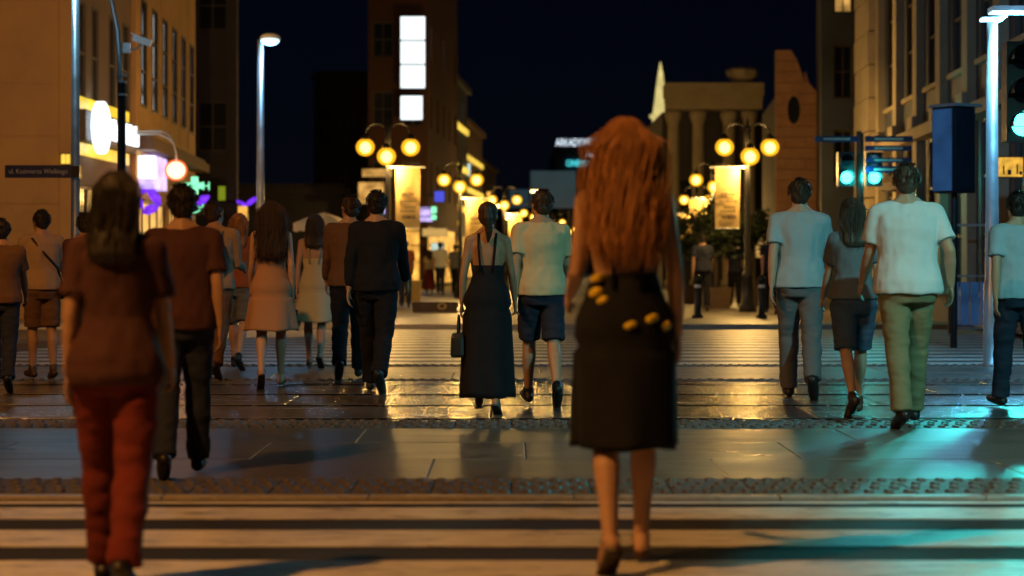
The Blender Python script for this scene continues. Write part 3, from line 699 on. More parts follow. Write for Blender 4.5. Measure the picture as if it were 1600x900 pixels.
# CCTV camera
D = 29.6; t = empty('security_camera', (px(222, D), D, pz(64, D)), 'white tube security camera pointing down beside the curved pole', 'camera')
Mc = Matrix.Rotation(R(20), 3, 'Y')
MB().box((0, 0, 0), (.27, .09, .085), 0, Mc).build('camera_body', M['white_metal'], t)
MB().box((-.01, 0, .055), (.31, .11, .012), 0, Mc).build('sun_shield', M['white_metal'], t)
MB().tube([(-.02, 0, -.04), (-.08, 0, -.11), (-.20, 0, -.13), (px(190, D) - px(222, D), 0, -.13)], .014, 8).build('bracket', M['pole'], t)
MB().box((px(198, D) - px(222, D), 0, -.10), (.10, .08, .14)).build('junction_box', M['white_metal'], t)
# red globe lamp
D = 44.4; t = empty('red_globe_lamp', (px(275, D), D, pz(266, D)), 'glowing globe lamp with red rim hanging from curved brackets', 'lamp')
g_ = MB().ell((0, 0, 0), (.245, .245, .23), 20, 12).build('globe', M['redglobe'], t, True)
MB().ell((0, 0, 0), (.20, .20, .185), 14, 8).build('bulb', M['pinkbulb'], g_, True)
for dx, dz in ((0, 0), (-.06, -.06)):
    MB().tube([(.02 + dx * .3, 0, .2), (0, 0, .38), (-.05, 0, .58), (-.15 + dx, 0, .76 + dz), (-.30 + dx, 0, .83 + dz), (-1.25, .25, .84 + dz)], .016, 8).build('bracket', M['pole'], t, True)
light('red_light', 'POINT', (0, -.3, -.1), 30, (1, .35, .2), t, .2)
# wall lantern on the ochre wall
D = 39.85; t = empty('wall_lantern', (px(102.5, D), D, pz(255, D)), 'tiny lit wall lantern above the blue street name sign', 'lamp')
for dx in (-.045, .045): MB().box((dx, 0, .08), (.06, .08, .18)).build('lit_panel', M['litband'], t)
MB().box((0, .03, .18), (.20, .14, .02)).build('cap', M['black'], t); MB().box((0, .03, -.02), (.18, .12, .02)).build('base', M['black'], t)

# lamps on the camera's side of the crossing (unseen; added because backs and near stripes are lit from there)
def rear_lamp(label, X, Y, z, color, energy, m, aim, size=R(110)):
    t = empty('street_lamp', (X, Y, 0), label, 'street lamp')
    MB().lathe((0, 0, 0), [(.16, 0), (.16, .02), (.10, .05), (.09, 1.0), (.06, z)], 14).build('pole', M['pole'], t, True)
    h = MB().box((0, .3, z + .03), (.30, .75, .09)).build('lamp_head', M['pole'], t)
    MB().box((0, .35, z - .022), (.24, .5, .012)).build('lens', m, h)
    light('lamp_light', 'SPOT', (0, .35, z - .06), energy, color, t, .18, aim=aim, size=size, blend=.7)
rear_lamp('sodium street lamp on the near left kerb outside the picture', -4.6, 4.0, 7.2, (1.0, .42, .09), 2800, M['sodium'], (0.3, 8.2, 0.0), R(72))
rear_lamp('cool led street lamp on the near right kerb outside the picture', 6.2, 6.0, 6.2, (.32, 1.0, .95), 3000, M['led'], (4.7, 12.5, 0.0), R(70))

rear_lamp('sodium street lamp on the left traffic island outside the picture', -5.6, 12.0, 6.5, (1.0, .42, .10), 1900, M['sodium'], (-2.0, 20.5, 0.6), R(82))

# ------------------------------------------------------------------ signals and finger posts
def signal_head(t, c, on='green', s=1.0, n=2):
    b = MB(); b.box(c, (.30 * s, .22 * s, (.31 * n) * s)); h = b.build('signal_housing', M['black'], t)
    for k in range(n):
        z = c[2] + (.31 * (n - 1) / 2 - .31 * k) * s
        lit = (k == n - 1)
        b = MB(); b.rings([[Vector((c[0] + .105 * s * math.cos(a), c[1] - .111 * s - d, z + .105 * s * math.sin(a))) for a in [q * math.pi / 10 for q in range(20)]] for d in (0, .014)]); b.build('lens', M['signal'] if lit else M['glass'], h)
        b = MB(); b.rings([[Vector((c[0] + .122 * s * math.cos(a), c[1] - .111 * s - d, z + .122 * s * math.sin(a))) for a in [R(-10) + q * R(200) / 12 for q in range(13)]] for d in (0, .16 * s)], False); b.build('visor', M['black'], h)
    return h
D = 38; t = empty('signal_post', (px(1342, D), D, .08), 'post with two green pedestrian signals behind the white shirt man', 'traffic light')
zs = pz(278, D) - .08
MB().tube([(0, 0, 0), (0, 0, pz(205, D) - .08)], .05, 12).build('post', M['black'], t)
signal_head(t, (-.25, -.05, zs + .155)); signal_head(t, (.25, -.05, zs + .155))
light('signal_light', 'POINT', (0, -.5, zs), 40, (.03, 1, .9), t, .12)
t = empty('finger_signpost', (px(1346, 37.6), 37.6, .08), 'dark blue finger signs stacked on the post above green signals', 'sign')
MB().tube([(0, 0, 0), (0, 0, pz(208, 37.6) - .08)], .04, 10).build('post', M['black'], t)
for x0, x1, y0, y1 in ((1272, 1341, 213, 222), (1351, 1425, 213, 222), (1351, 1424, 228, 236), (1351, 1423, 247, 254), (1351, 1420, 260, 270)):
    Z0, Z1 = pz(y1, 37.6) - .08, pz(y0, 37.6) - .08; a, b_ = px(x0, 37.6) - px(1346, 37.6), px(x1, 37.6) - px(1346, 37.6)
    bl = MB().box(((a + b_) / 2, -.06, (Z0 + Z1) / 2), (b_ - a, .03, Z1 - Z0)).build('finger_blade', M['blue_sign'], t)
    MB().box(((a + b_) / 2, -.078, (Z0 + Z1) / 2), ((b_ - a) * .6, .004, (Z1 - Z0) * .3)).build('lettering_line', M['white_paint'], bl)
D = 19.5; t = empty('traffic_light', (px(1594, D), D, .02), 'large green traffic signal cut by the right edge', 'traffic light')
zs = pz(196, D) - .02
MB().tube([(.30, .1, 0), (.30, .1, zs + .9)], .055, 12).build('post', M['black'], t)
signal_head(t, (0, 0, zs + .31), n=3)
MB().box((.2, .06, zs), (.2, .04, .05)).build('bracket', M['black'], t)
light('signal_light', 'SPOT', (0, -.2, zs - .02), 1000, (.03, 1.0, .92), t, .12, aim=(4.3, 13.5, 0), size=R(62), blend=.9)

# ------------------------------------------------------------------ street furniture
def parasol(label, x, D, ytop, rad, drop, m=None):
    t = empty('parasol', (px(x, D), D, .08), label, 'parasol'); zt = pz(ytop, D) - .08
    MB().tube([(0, 0, 0), (0, 0, zt + .05)], .025, 8).build('post', M['black'], t)
    b = MB(); n = 8; rings = []
    for fr, zz in ((.02, 0), (.35, -.28 * drop), (.7, -.65 * drop), (1, -drop), (1.0, -drop - .16)):
        rings.append([Vector((rad * fr * math.cos(2 * math.pi * k / (n * 2)) * (1 if k % 2 == 0 else .93), rad * fr * math.sin(2 * math.pi * k / (n * 2)) * (1 if k % 2 == 0 else .93), zt + zz - (0 if k % 2 == 0 else .03 * fr))) for k in range(n * 2)])
    b.rings(rings, False); b.build('canopy', m or M['parasol'], t)
    for k in range(n):
        a = 2 * math.pi * k / n; MB().tube([(0, 0, zt - .03), (rad * .97 * math.cos(a), rad * .97 * math.sin(a), zt - drop - .02)], .008, 5).build('rib', M['black'], t)
    MB().lathe((0, 0, 0), [(.3, 0), (.3, .06), (.05, .09), (.05, .3)], 12).build('base', M['black'], t)
    return t
parasol('cream canvas parasol behind the walking group at left', 505, 43, 332, .62, .22)
tp = parasol('dark edged parasol lit from below behind white shirt man', 1440, 42.5, 252, .85, .42)
MB().ell((.12, -.15, pz(278, 42.5) - .08), (.05, .05, .06), 10, 6).build('bulb', M['bulb'], tp, True)  # bulb added as a source for the light under the canopy
light('parasol_light', 'POINT', (.12, -.15, pz(278, 42.5) - .20), 16, SODIUM, tp, .05)
# planter box and yellow crate
D = 46; t = empty('planter_box', (px(680, D), D, .08), 'dark rusty planter box on the pavement behind woman in black', 'planter')
w_, h_ = px(716, D) - px(644, D), pz(472, D) - .08
b = MB(); b.rings([[Vector((sx * w_ / 2 * f_, sy * .3 * f_, z_)) for sx, sy in ((-1, -1), (1, -1), (1, 1), (-1, 1))] for f_, z_ in ((.94, 0), (1, h_), (.9, h_), (.88, h_ - .1))]); b.build('box', M['boxbrown'], t)
b = MB(); b.box((0, 0, h_ - .06), (w_ * .9, .5, .04)); b.build('soil', M['bark'], t)
b = MB(); b.rings([[Vector((.16 + r_ * math.cos(a), -.30 - .006 * (r_ > 0), h_ * .62 + r_ * .7 * math.sin(a))) for a in [k * math.pi / 8 for k in range(16)]] for r_ in (.10, .065)], False); b.build('emblem', M['yellowbox'], t)
D = 60; t = empty('crate', (px(642, D), D, .08), 'yellow crate beside the slim bollard on the pavement', 'crate')
b = MB(); b.rings([[Vector((sx * .29, sy * .2, z_)) for sx, sy in ((-1, -1), (1, -1), (1, 1), (-1, 1))] for z_ in (0, .55)]); b.build('crate_body', M['yellowbox'], t)
for z_ in (.14, .3, .46): MB().box((0, -.21, z_), (.60, .018, .03)).build('rib', M['yellowbox'], t)
MB().box((0, 0, .57), (.62, .44, .035)).build('rim', M['yellowbox'], t)
D = 40; t = empty('bollard', (px(614, D), D, .08), 'slim pale bollard at the far kerb left of planter', 'bollard')
MB().lathe((0, 0, 0), [(.075, 0), (.075, .02), (.05, .03), (.05, .55), (.055, .56), (.055, .6), (.03, .63)], 14).build('shaft', M['white_metal'], t, True)
MB().lathe((0, 0, .50), [(.051, 0), (.052, .0), (.052, .05), (.051, .05)], 14).build('collar', M['yellowbox'], t)
for x, D, lab in ((1090, 41, 'dark bollard at far kerb left of the small trees'), (1190, 41, 'dark bollard at far kerb below the right banner')):
    t = empty('bollard', (px(x, D), D, .08), lab, 'bollard')
    MB().lathe((0, 0, 0), [(.11, 0), (.11, .05), (.07, .08), (.06, .7), (.08, .74), (.08, .8), (.02, .86)], 14).build('shaft', M['black'], t, True)
    MB().lathe((0, 0, .60), [(.0655, 0), (.0665, .0), (.0665, .06), (.0655, .06)], 14).build('reflector', M['white_metal'], t)
# crowd barrier at left
D = 24.5; t = empty('crowd_barrier', (px(8, D), D, 0), 'low steel crowd barrier behind the man with strap bag', 'barrier')
W = .95; MB().tube([(-W, 0, .02), (-W, 0, 1.0), (-W + .06, 0, 1.06), (.24, 0, 1.06), (.30, 0, 1.0), (.30, 0, .02)], .02, 8).build('frame', M['pole'], t)
MB().tube([(-W, 0, .22), (.30, 0, .22)], .012, 6).build('rail', M['pole'], t)
for k in range(9): MB().tube([(-W + .14 * (k + 1) - .02, 0, .22), (-W + .14 * (k + 1) - .02, 0, 1.05)], .008, 6).build('bar', M['pole'], t)
# railing panel at right behind lamp
D = 34; t = empty('railing', (px(1515, D), D, 0), 'dark glazed railing panel left of the right lamp post', 'railing')
W = px(1545, D) - px(1482, D)
for sx in (-.5, .5): MB().box((sx * W, 0, .9), (.04, .04, 1.8)).build('post', M['black'], t)
for z_ in (.1, .95, 1.78): MB().box((0, 0, z_), (W - .05, .03, .035)).build('rail', M['pole'], t)
for k in range(4): MB().box((-W / 2 + W * (k + .5) / 4, 0, .5), (W / 4 - .03, .012, .7)).build('pane', M['bluepanel'], t)  # panes borrow the advert panel's added glow

# ------------------------------------------------------------------ small trees
def tree(label, x, D, ztop, rad, seed):
    rr = random.Random(seed); t = empty('small_tree', (px(x, D), D, .08), label, 'tree', 'small street trees'); zc = ztop - rad * .8
    b = MB(); b.tube([(0, 0, 0), (.02, 0, zc * .5), (-.01, .02, zc)], [.07, .05, .035], 8)
    for k in range(6):
        a = rr.uniform(0, 6.28); b.tube([(0, 0, zc - .35 + k * .05), (math.cos(a) * rad * .35, math.sin(a) * rad * .35, zc), (math.cos(a) * rad * .7, math.sin(a) * rad * .7, zc + rr.uniform(.0, .4) * rad)], [.03, .02, .008], 5)
    b.build('trunk', M['bark'], t, True)
    cl = []
    for k in range(46):
        v = Vector((rr.gauss(0, 1), rr.gauss(0, 1), rr.gauss(0, 1))).normalized() * rr.uniform(.45, 1.0)
        cl.append((Vector((v.x * rad, v.y * rad, zc + v.z * rad * .78)), rr.uniform(.12, .24) * rad / .8))
    b = MB()
    for c, q in cl:
        for k in range(60):
            p = c + Vector((rr.gauss(0, 1), rr.gauss(0, 1), rr.gauss(0, .8))) * q * .6
            u = Vector((rr.gauss(0, 1), rr.gauss(0, 1), rr.gauss(0, .5))).normalized(); v = u.cross(Vector((rr.gauss(0, 1), rr.gauss(0, 1), rr.gauss(0, 1)))).normalized()
            L = rr.uniform(.045, .085); b.add([p - u * L, p + v * L * .45, p + u * L, p - v * L * .45], [(0, 1, 2, 3)])
    me = bpy.data.meshes.new('crown'); me.from_pydata(b.v, [], b.f); me.materials.append(M['leaf']); link('crown', me, t)
    b = MB(); b.rings([[Vector((sx * f_, sy * f_, z_)) for sx, sy in ((-1, -1), (1, -1), (1, 1), (-1, 1))] for f_, z_ in ((.30, 0), (.36, .5), (.33, .5), (.31, .42))]); b.build('planter', M['boxbrown'], t)
tree('small round tree below the right banner in a planter', 1118, 50, pz(318, 50), .85, 1)
tree('small round tree right of the right banner', 1172, 53, pz(330, 53), .75, 2)
tree('small round tree nearest to the blonde woman at right', 1085, 56, pz(345, 56), .7, 3)

# ------------------------------------------------------------------ PEOPLE
dg_get = bpy.context.evaluated_depsgraph_get
def remesh(mb, voxel, m, name, disp=0.0, dscale=8.0, smooth=3, seed=0, stretch=(1, 1, 1), relief=None):
    me = bpy.data.meshes.new(name); me.from_pydata(mb.v, [], mb.f); me.update()
    bm = bmesh.new(); bm.from_mesh(me); bmesh.ops.recalc_face_normals(bm, faces=bm.faces); bm.to_mesh(me); bm.free()
    o = bpy.data.objects.new('remesh_source', me); col.objects.link(o)
    r = o.modifiers.new('r', 'REMESH'); r.mode = 'VOXEL'; r.voxel_size = voxel
    s = o.modifiers.new('s', 'SMOOTH'); s.factor = .5; s.iterations = smooth
    out = bpy.data.meshes.new_from_object(o.evaluated_get(dg_get())); bpy.data.objects.remove(o); bpy.data.meshes.remove(me)
    out.name = name
    if disp:
        off = Vector((seed * 3.1, seed * 1.7, 0))
        ns = [v.normal.copy() for v in out.vertices]
        for v, nn in zip(out.vertices, ns):
            q = Vector((v.co.x * stretch[0], v.co.y * stretch[1], v.co.z * stretch[2])) * dscale + off
            v.co += nn * disp * (noise.noise(q) + .5 * noise.noise(q * 2.1))
    out.materials.clear(); out.materials.append(m)
    out.polygons.foreach_set('use_smooth', [True] * len(out.polygons)); out.update()
    return out

SK = {k: mat('skin_' + k, c, .5, var=.10, scale=9, spec=.4) for k, c in dict(fair=(.60, .36, .25), tan=(.46, .26, .16), mid=(.52, .30, .19)).items()}
FAB = {}
def fab(name, c, rough=.9, var=.05):
    if name not in FAB: FAB[name] = mat('fabric_' + name, c, rough, var=var, scale=7, bump=.25, bscale=180)
    return FAB[name]
HAIR = {k: mat('hair_' + k, c, .58, var=.45, scale=18, stretch=(3, 3, .5)) for k, c in dict(dark=(.018, .012, .009), brown=(.06, .032, .018), copper=(.46, .21, .075), ash=(.07, .048, .032)).items()}
EYE = mat('eye', (.04, .03, .025), .15)
LEATHER = mat('leather_black', (.02, .018, .018), .4); LEATHER2 = mat('leather_brown', (.07, .035, .02), .45)

FEM = [(.80, .130, .095, -.01), (.88, .165, .115, -.015), (.95, .158, .11, -.01), (1.05, .128, .09, 0), (1.12, .116, .085, 0), (1.22, .132, .093, .005), (1.30, .145, .10, .008), (1.38, .150, .082, 0), (1.43, .115, .063, -.005), (1.475, .055, .05, -.005)]
MAL = [(.80, .140, .10, -.01), (.88, .165, .115, -.012), (.95, .160, .112, -.01), (1.05, .150, .105, 0), (1.12, .150, .105, 0), (1.22, .166, .11, .003), (1.30, .180, .118, .005), (1.38, .182, .102, 0), (1.43, .145, .074, -.005), (1.475, .065, .055, -.005)]

class Pose:
    def __init__(s, male, lean=3, thigh=(20, -12), knee=(8, 22), arm=(-16, 20), elbow=(12, 22), abd=(7, 7), head_turn=0, head_tilt=0, girth=1.0):
        s.male = male; s.lean = math.tan(R(lean)); s.girth = girth
        s.tor = [(z, w_ * girth, d * girth, y) for z, w_, d, y in (MAL if male else FEM)]
        s.hip, s.kn, s.an, s.toe, s.heel, s.fd = {}, {}, {}, {}, {}, {}
        zmin = 9
        for k, sx in enumerate((-1, 1)):
            a = R(thigh[k]); q = R(thigh[k] - knee[k])
            h = Vector((sx * .088, 0, .90)); kn = h + Vector((sx * -.004, math.sin(a), -math.cos(a))) * .425
            an = kn + Vector((sx * -.006, math.sin(q), -math.cos(q))) * .405
            s.hip[sx], s.kn[sx], s.an[sx] = h, kn, an
            pit = min(0.0, R(thigh[k] - knee[k]) * 1.1) if thigh[k] < 0 else R(max(0, thigh[k] - 12))
            f = Vector((sx * .08, math.cos(pit), math.sin(pit))).normalized(); s.fd[sx] = f
            dn = Vector((0, math.sin(pit), -math.cos(pit)))
            s.heel[sx] = an - f * .045 + dn * .05; s.toe[sx] = an + f * .17 + dn * .055
            zmin = min(zmin, s.heel[sx].z - .03, s.toe[sx].z - .022)
        s.dz = -zmin
        sw = (.178 if male else .150) * (.5 + .5 * girth)
        s.sh, s.el, s.wr, s.hd = {}, {}, {}, {}
        for k, sx in enumerate((-1, 1)):
            a = R(arm[k]); b_ = R(abd[k]); S = s.tw(Vector((sx * sw, -.005, 1.405)))
            d = Vector((sx * math.sin(b_), math.sin(a) * math.cos(b_), -math.cos(a) * math.cos(b_)))
            e = S + d * .285; a2 = R(arm[k] + elbow[k]); b2 = b_ * .4
            d2 = Vector((sx * math.sin(b2), math.sin(a2) * math.cos(b2), -math.cos(a2) * math.cos(b2)))
            s.sh[sx], s.el[sx], s.wr[sx], s.hd[sx] = S, e, e + d2 * .245, d2
        s.neck = s.tw(Vector((0, -.008, 1.44))); s.top = s.tw(Vector((0, .016, 1.545)))
        s.hm = Matrix.Rotation(R(head_turn), 3, 'Z') @ Matrix.Rotation(R(head_tilt), 3, 'X')
    def tw(s, p): return Vector((p.x, p.y + max(0, p.z - .95) * s.lean, p.z))
    def hp(s, x, y, z): return s.top + s.hm @ Vector((x, y, z - 1.57))

def torso_rings(P, z0, z1, grow, n=24, gz_=None):
    rs = []
    zs = sorted(set([z0, z1] + [t[0] for t in P.tor if z0 < t[0] < z1]))
    for z in zs:
        for a, b_ in zip(P.tor, P.tor[1:]):
            if a[0] <= z <= b_[0]:
                f = (z - a[0]) / (b_[0] - a[0]); w_, d, y = [a[i] + (b_[i] - a[i]) * f for i in (1, 2, 3)]; break
        else:
            t = P.tor[0] if z < P.tor[0][0] else P.tor[-1]; w_, d, y = t[1:]
        gr = grow(z) if callable(grow) else grow
        c = P.tw(Vector((0, y, z)))
        rs.append([c + Vector(((w_ + gr) * math.cos(2 * math.pi * k / n), (d + gr) * math.sin(2 * math.pi * k / n), 0)) for k in range(n)])
    return rs

def make_hand(b, P, sx, curl=28):
    wr = P.wr[sx]; d = P.hd[sx].normalized(); fw = Vector((0, 1, 0)); fw = (fw - d * fw.dot(d)).normalized(); inn = Vector((-sx, 0, 0)); inn = (inn - d * inn.dot(d) - fw * inn.dot(fw)).normalized()
    k = 1.0 if P.male else .9
    pm = wr + d * .055 * k
    Mx = Matrix((fw, inn, d)).transposed()
    b.ell(pm, (.042 * k, .017 * k, .058 * k), 12, 8, Mx)
    for i, (off, L) in enumerate(((.028, .070), (.010, .080), (-.009, .074), (-.027, .056))):
        p = wr + d * .095 * k + fw * off * k; pts = [p]; ang = R(curl * .6)
        for seg in (.45, .32, .26):
            p = p + (d * math.cos(ang) + inn * math.sin(ang)) * L * seg * k; pts.append(p); ang += R(curl * .8)
        b.limb(pts, [.0092, .0088, .008, .007], 8)
    p = wr + d * .03 * k + fw * .034 * k
    b.limb([p, p + (fw * .55 + d * .75 + inn * .2) * .035 * k, p + (fw * .6 + d * 1.6 + inn * .7) * .035 * k], [.0125, .0105, .008], 8)

def person(label, X, Y, H, face, male, skin, P, outfit, hair, group=None, voxel=.009, zoff=0.0):
    t = empty('person', (X, Y, gz(Y) + zoff), label, 'person', group, rz=R(face)); S = H / 1.75
    t.scale = (S, S, S); up = Vector((0, 0, P.dz))
    b = MB(); K = 1.0 if male else .86
    b.rings(torso_rings(P, .80, 1.475, 0))
    if not male:
        for sx in (-1, 1):
            b.ell((sx * .066, -.055, .885), (.078, .066, .08)); b.ell(P.tw(Vector((sx * .066, .075, 1.275))), (.056, .05, .055))
    else:
        for sx in (-1, 1): b.ell((sx * .07, -.05, .89), (.08, .066, .08))
    # shoulder blades and deltoids
    for sx in (-1, 1):
        b.ell(P.tw(Vector((sx * .07, -.052, 1.33))), (.05, .024, .065))
        b.limb([P.tw(Vector((sx * .05, -.015, 1.435))), P.sh[sx]], [.045 * K, .053 * K])
        e = P.el[sx]; S_ = P.sh[sx]; wv = P.wr[sx]
        b.limb([S_, S_ * .65 + e * .35, e, e * .7 + wv * .3, wv], [.054 * K, .047 * K, .038 * K, .040 * K, .026 * K])
        make_hand(b, P, sx)
        h, k, a = P.hip[sx], P.kn[sx], P.an[sx]
        bk = Vector((0, -.014, 0))
        b.limb([h + Vector((0, 0, -.01)), h * .6 + k * .4, k, k * .7 + a * .3 + bk, k * .35 + a * .65 + bk * .4, a], [.088, .078, .054, .057, .043, .034] if male else [.088, .076, .050, .053, .038, .030])
        f = P.fd[sx]; b.limb([P.heel[sx], a + Vector((0, 0, -.015)), P.heel[sx] * .4 + P.toe[sx] * .6 + Vector((0, 0, .012)), P.toe[sx]], [.03, .036, .036, .026])
    nr = .058 if male else .047
    b.limb([P.neck, P.top + Vector((0, 0, .03))], [nr * 1.15, nr])
    for sx in (-1, 1): b.limb([P.tw(Vector((sx * .025, -.02, 1.50))), P.tw(Vector((sx * .11, -.012, 1.437)))], [.035 * K, .034 * K])
    hs = 1.0
    b.ell(P.hp(0, -.002, 1.662), (.074, .094, .088), 18, 12, P.hm); b.ell(P.hp(0, .032, 1.605), (.056, .066, .082), 16, 10, P.hm)
    b.ell(P.hp(0, .072, 1.545), (.026, .022, .018), 10, 6, P.hm)
    b.limb([P.hp(0, .096, 1.655), P.hp(0, .113, 1.612)], [.010, .014], 8); b.ell(P.hp(0, .094, 1.578), (.026, .010, .009), 10, 6, P.hm)
    b.ell(P.hp(0, .083, 1.672), (.05, .015, .012), 10, 6, P.hm)
    for sx in (-1, 1): b.ell(P.hp(sx * .076, -.005, 1.632), (.010, .020, .032), 8, 6, P.hm)
    def fin(bb): bb.v = [tuple(Vector(p) + up) for p in bb.v]; return bb
    link('body', remesh(fin(b), voxel, skin, 'body', smooth=4), t)
    for sx in (-1, 1):
        e = MB().ell(P.hp(sx * .032, .084, 1.648), (.013, .009, .009), 10, 6); fin(e).build('eye', EYE, t, True)
    # hair ---------------------------------------------------------------
    hm, style = hair; rr = random.Random(int(X * 91 + Y * 7)); hb = MB()
    hb.ell(P.hp(0, -.020, 1.676), (.084, .094, .084), 18, 12, P.hm); hb.ell(P.hp(0, -.046, 1.63), (.077, .066, .082), 16, 10, P.hm)
    if style == 'short':
        cap = remesh(fin(hb), .008, hm, 'hair', disp=.006, dscale=30, smooth=2, seed=rr.random() * 9)
        ho = link('hair', cap, t); sb = MB()
        for k in range(170):
            a = rr.uniform(math.pi * .9, math.pi * 2.1); el = rr.uniform(-.5, 1.45)
            n_ = Vector((math.cos(a) * math.cos(el), math.sin(a) * math.cos(el), math.sin(el)))
            p = P.hp(n_.x * .086, -.022 + n_.y * .097, 1.672 + n_.z * .088); dd = (P.hm @ (n_ * .35 + Vector((rr.uniform(-.4, .4), -.3, -.75 if el < .9 else -.1)))).normalized() * rr.uniform(.018, .034)
            sb.tube([p, p + dd * .6 + n_ * .004, p + dd], [.0036, .003, .0008], 4)
        fin(sb).build('strands', hm, ho, True)
    else:
        Ln = dict(long=.36, mid=.20, pony=.02, bun=.02)[style]
        if style in ('long', 'mid'):
            rg = []
            for z, w_, d, y in ((1.70, .078, .06, -.035), (1.62, .090, .062, -.05), (1.54, .095, .055, -.062), (1.54 - Ln * .45, .10, .045, -.085), (1.54 - Ln * .8, .105, .04, -.105), (1.54 - Ln, .075, .025, -.105)):
                c = P.hp(0, y, z) if z > 1.5 else P.tw(Vector((0, y + .0, z)))
                rg.append([c + Vector((w_ * math.cos(2 * math.pi * k / 18), d * math.sin(2 * math.pi * k / 18), 0)) for k in range(18)])
            hb.rings(rg)
        elif style == 'pony':
            hb.limb([P.hp(0, -.10, 1.70), P.hp(0, -.15, 1.70), P.hp(.01, -.165, 1.62), P.hp(.02, -.14, 1.50), P.hp(.01, -.12, 1.42)], [.025, .034, .038, .032, .012])
        else: hb.ell(P.hp(0, -.10, 1.735), (.05, .045, .045))
        base = remesh(fin(hb), .009, hm, 'hair', disp=.003, dscale=22, smooth=2, seed=rr.random() * 9, stretch=(3, 3, .35))
        ho = link('hair', base, t)
        if style in ('long', 'mid'):
            sb = MB(); ns = 950 if style == 'long' else 240
            for k in range(ns):
                a = rr.uniform(math.pi * .96, math.pi * 2.04); el = rr.uniform(.05, 1.3)
                rx = math.cos(a) * math.cos(el) ; ry = math.sin(a) * math.cos(el)
                p = P.hp(rx * .088, -.02 + ry * .10, 1.676 + math.sin(el) * .088); pts = [p]
                end = 1.54 - Ln * rr.uniform(.75, 1.12); ph = rr.uniform(0, 6.28); sp = rr.uniform(.9, 1.25) * (1.0 if style != 'long' else rr.choice((1, 1, 1.1, 1.25, 1.45)))
                for j in range(1, 10):
                    f = j / 9; z = p.z + (end - p.z) * f
                    xx = (rx * .098 * sp + math.sin(f * 7 + ph) * (.016 if style == 'long' else .010)); yv = (min(ry, -.18) * .092 - .018 - .055 * f + math.cos(f * 6 + ph) * .008)
                    yb = P.lean * max(0, z - .95)
                    pts.append(Vector((xx + (P.hm @ Vector((0, 0, 0))).x, yv + yb + .01, z)))
                q_ = rr.uniform(.0011, .0030); rads = [q_ * .7] + [q_] * 7 + [q_ * .7, .0006]
                sb.tube(pts, rads, 4)
            fin(sb).build('strands', hm, ho, True)
    # clothing ----------------------------------------------------------
    for it in outfit:
        kind, m = it[0], it[1]; c = MB(); sd = rr.random() * 20
        if kind in ('tee', 'shirt', 'tank'):
            z0 = it[2] if len(it) > 2 else .86; loose = .028 if male else .024
            c.rings(torso_rings(P, z0, 1.468 if kind != 'tank' else 1.43, lambda z: loose + (.022 if z < 1.02 else (.012 if z < 1.1 else 0)) - (.010 if z > 1.4 else 0)))
            for sx in (-1, 1):
                S_, e, wv = P.sh[sx], P.el[sx], P.wr[sx]
                if kind != 'tank': c.limb([P.tw(Vector((sx * .05, -.015, 1.43))), S_], [.060 * K, .068 * K])
                if kind == 'tee': c.tube([S_ - (e - S_) * .12, S_, S_ * .6 + e * .4, S_ * .28 + e * .72], [.05 * K, .069 * K, .069 * K, .074 * K], 14)
                if kind == 'shirt': c.limb([S_, S_ * .5 + e * .5, e, e * .2 + wv * .8], [.068 * K, .062 * K, .054 * K, .045 * K])
            link(kind if kind != 'tee' else 'shirt', remesh(fin(c), .010, m, 'shirt', disp=.011, dscale=8, smooth=3, seed=sd, stretch=(1.2, 1.2, .8)), t)
        elif kind in ('trousers', 'shorts', 'leggings'):
            ex = .006 if kind == 'leggings' else .018
            c.rings(torso_rings(P, .80, 1.02, ex + .004))
            for sx in (-1, 1):
                h, k, a = P.hip[sx], P.kn[sx], P.an[sx]; bk = Vector((0, -.012, 0))
                if kind == 'shorts': c.tube([h + Vector((0, 0, .03)), h + Vector((0, 0, -.02)), h * .6 + k * .4, h * .08 + k * .92], [.09, .108, .100, .092 if male else .09], 18)
                else:
                    rad = [.088 + ex, .080 + ex, .060 + ex, .060 + ex, .052 + ex, .046 + ex * 1.4] if kind == 'trousers' else [.088 + ex, .077 + ex, .052 + ex, .055 + ex, .041 + ex, .033 + ex]
                    c.tube([h + Vector((0, 0, -.01)), h * .6 + k * .4, k, k * .7 + a * .3 + bk, k * .35 + a * .65 + bk * .4, a + Vector((0, 0, -.015))], rad, 18)
                b2 = MB()
                c.ell((sx * .07, -.052, .885), (.084 + ex, .070 + ex, .088))
            link('trousers' if kind != 'shorts' else 'shorts', remesh(fin(c), .010, m, kind, disp=.009 if kind != 'leggings' else .003, dscale=9, smooth=3, seed=sd, stretch=(.9, .9, 1.7)), t)
        elif kind == 'dress':
            zt, zh, fl = it[2], it[3], it[4]; n = 56; rs = []
            if zt > .92: rs = torso_rings(P, .84, zt, lambda z: .034 if z < .98 else (.022 if z < 1.08 else .013), n)[::-1]
            cy = (P.kn[-1].y + P.kn[1].y) / 2; spread = abs(P.kn[-1].y - P.kn[1].y) * .5
            ztop = .86 if zt > .92 else zt
            for j in range(1, 15):
                f = j / 14; z = ztop - .02 + (zh - ztop + .02) * f
                w_ = .200 + fl * f; d = .155 + fl * .7 * f + spread * min(1, f * 1.0) * .9; y = -.012 + cy * f * .7
                rs.append([Vector((w_ * math.cos(q) * (1 + (.015 + .06 * f) * math.sin(9 * q + sd) + .03 * f * math.sin(5 * q + 2 * sd)), y + d * math.sin(q) * (1 + .06 * f * math.sin(7 * q + sd)), z + .006 * math.sin(4 * q + sd) * f)) for q in [2 * math.pi * k / n for k in range(n)]])
            lastr = rs[-1]; cen = sum(lastr, Vector()) / n
            rs.append([p * .93 + cen * .07 + Vector((0, 0, .01)) for p in lastr])
            c.rings(rs); do = fin(c).build('dress', m, t, True)
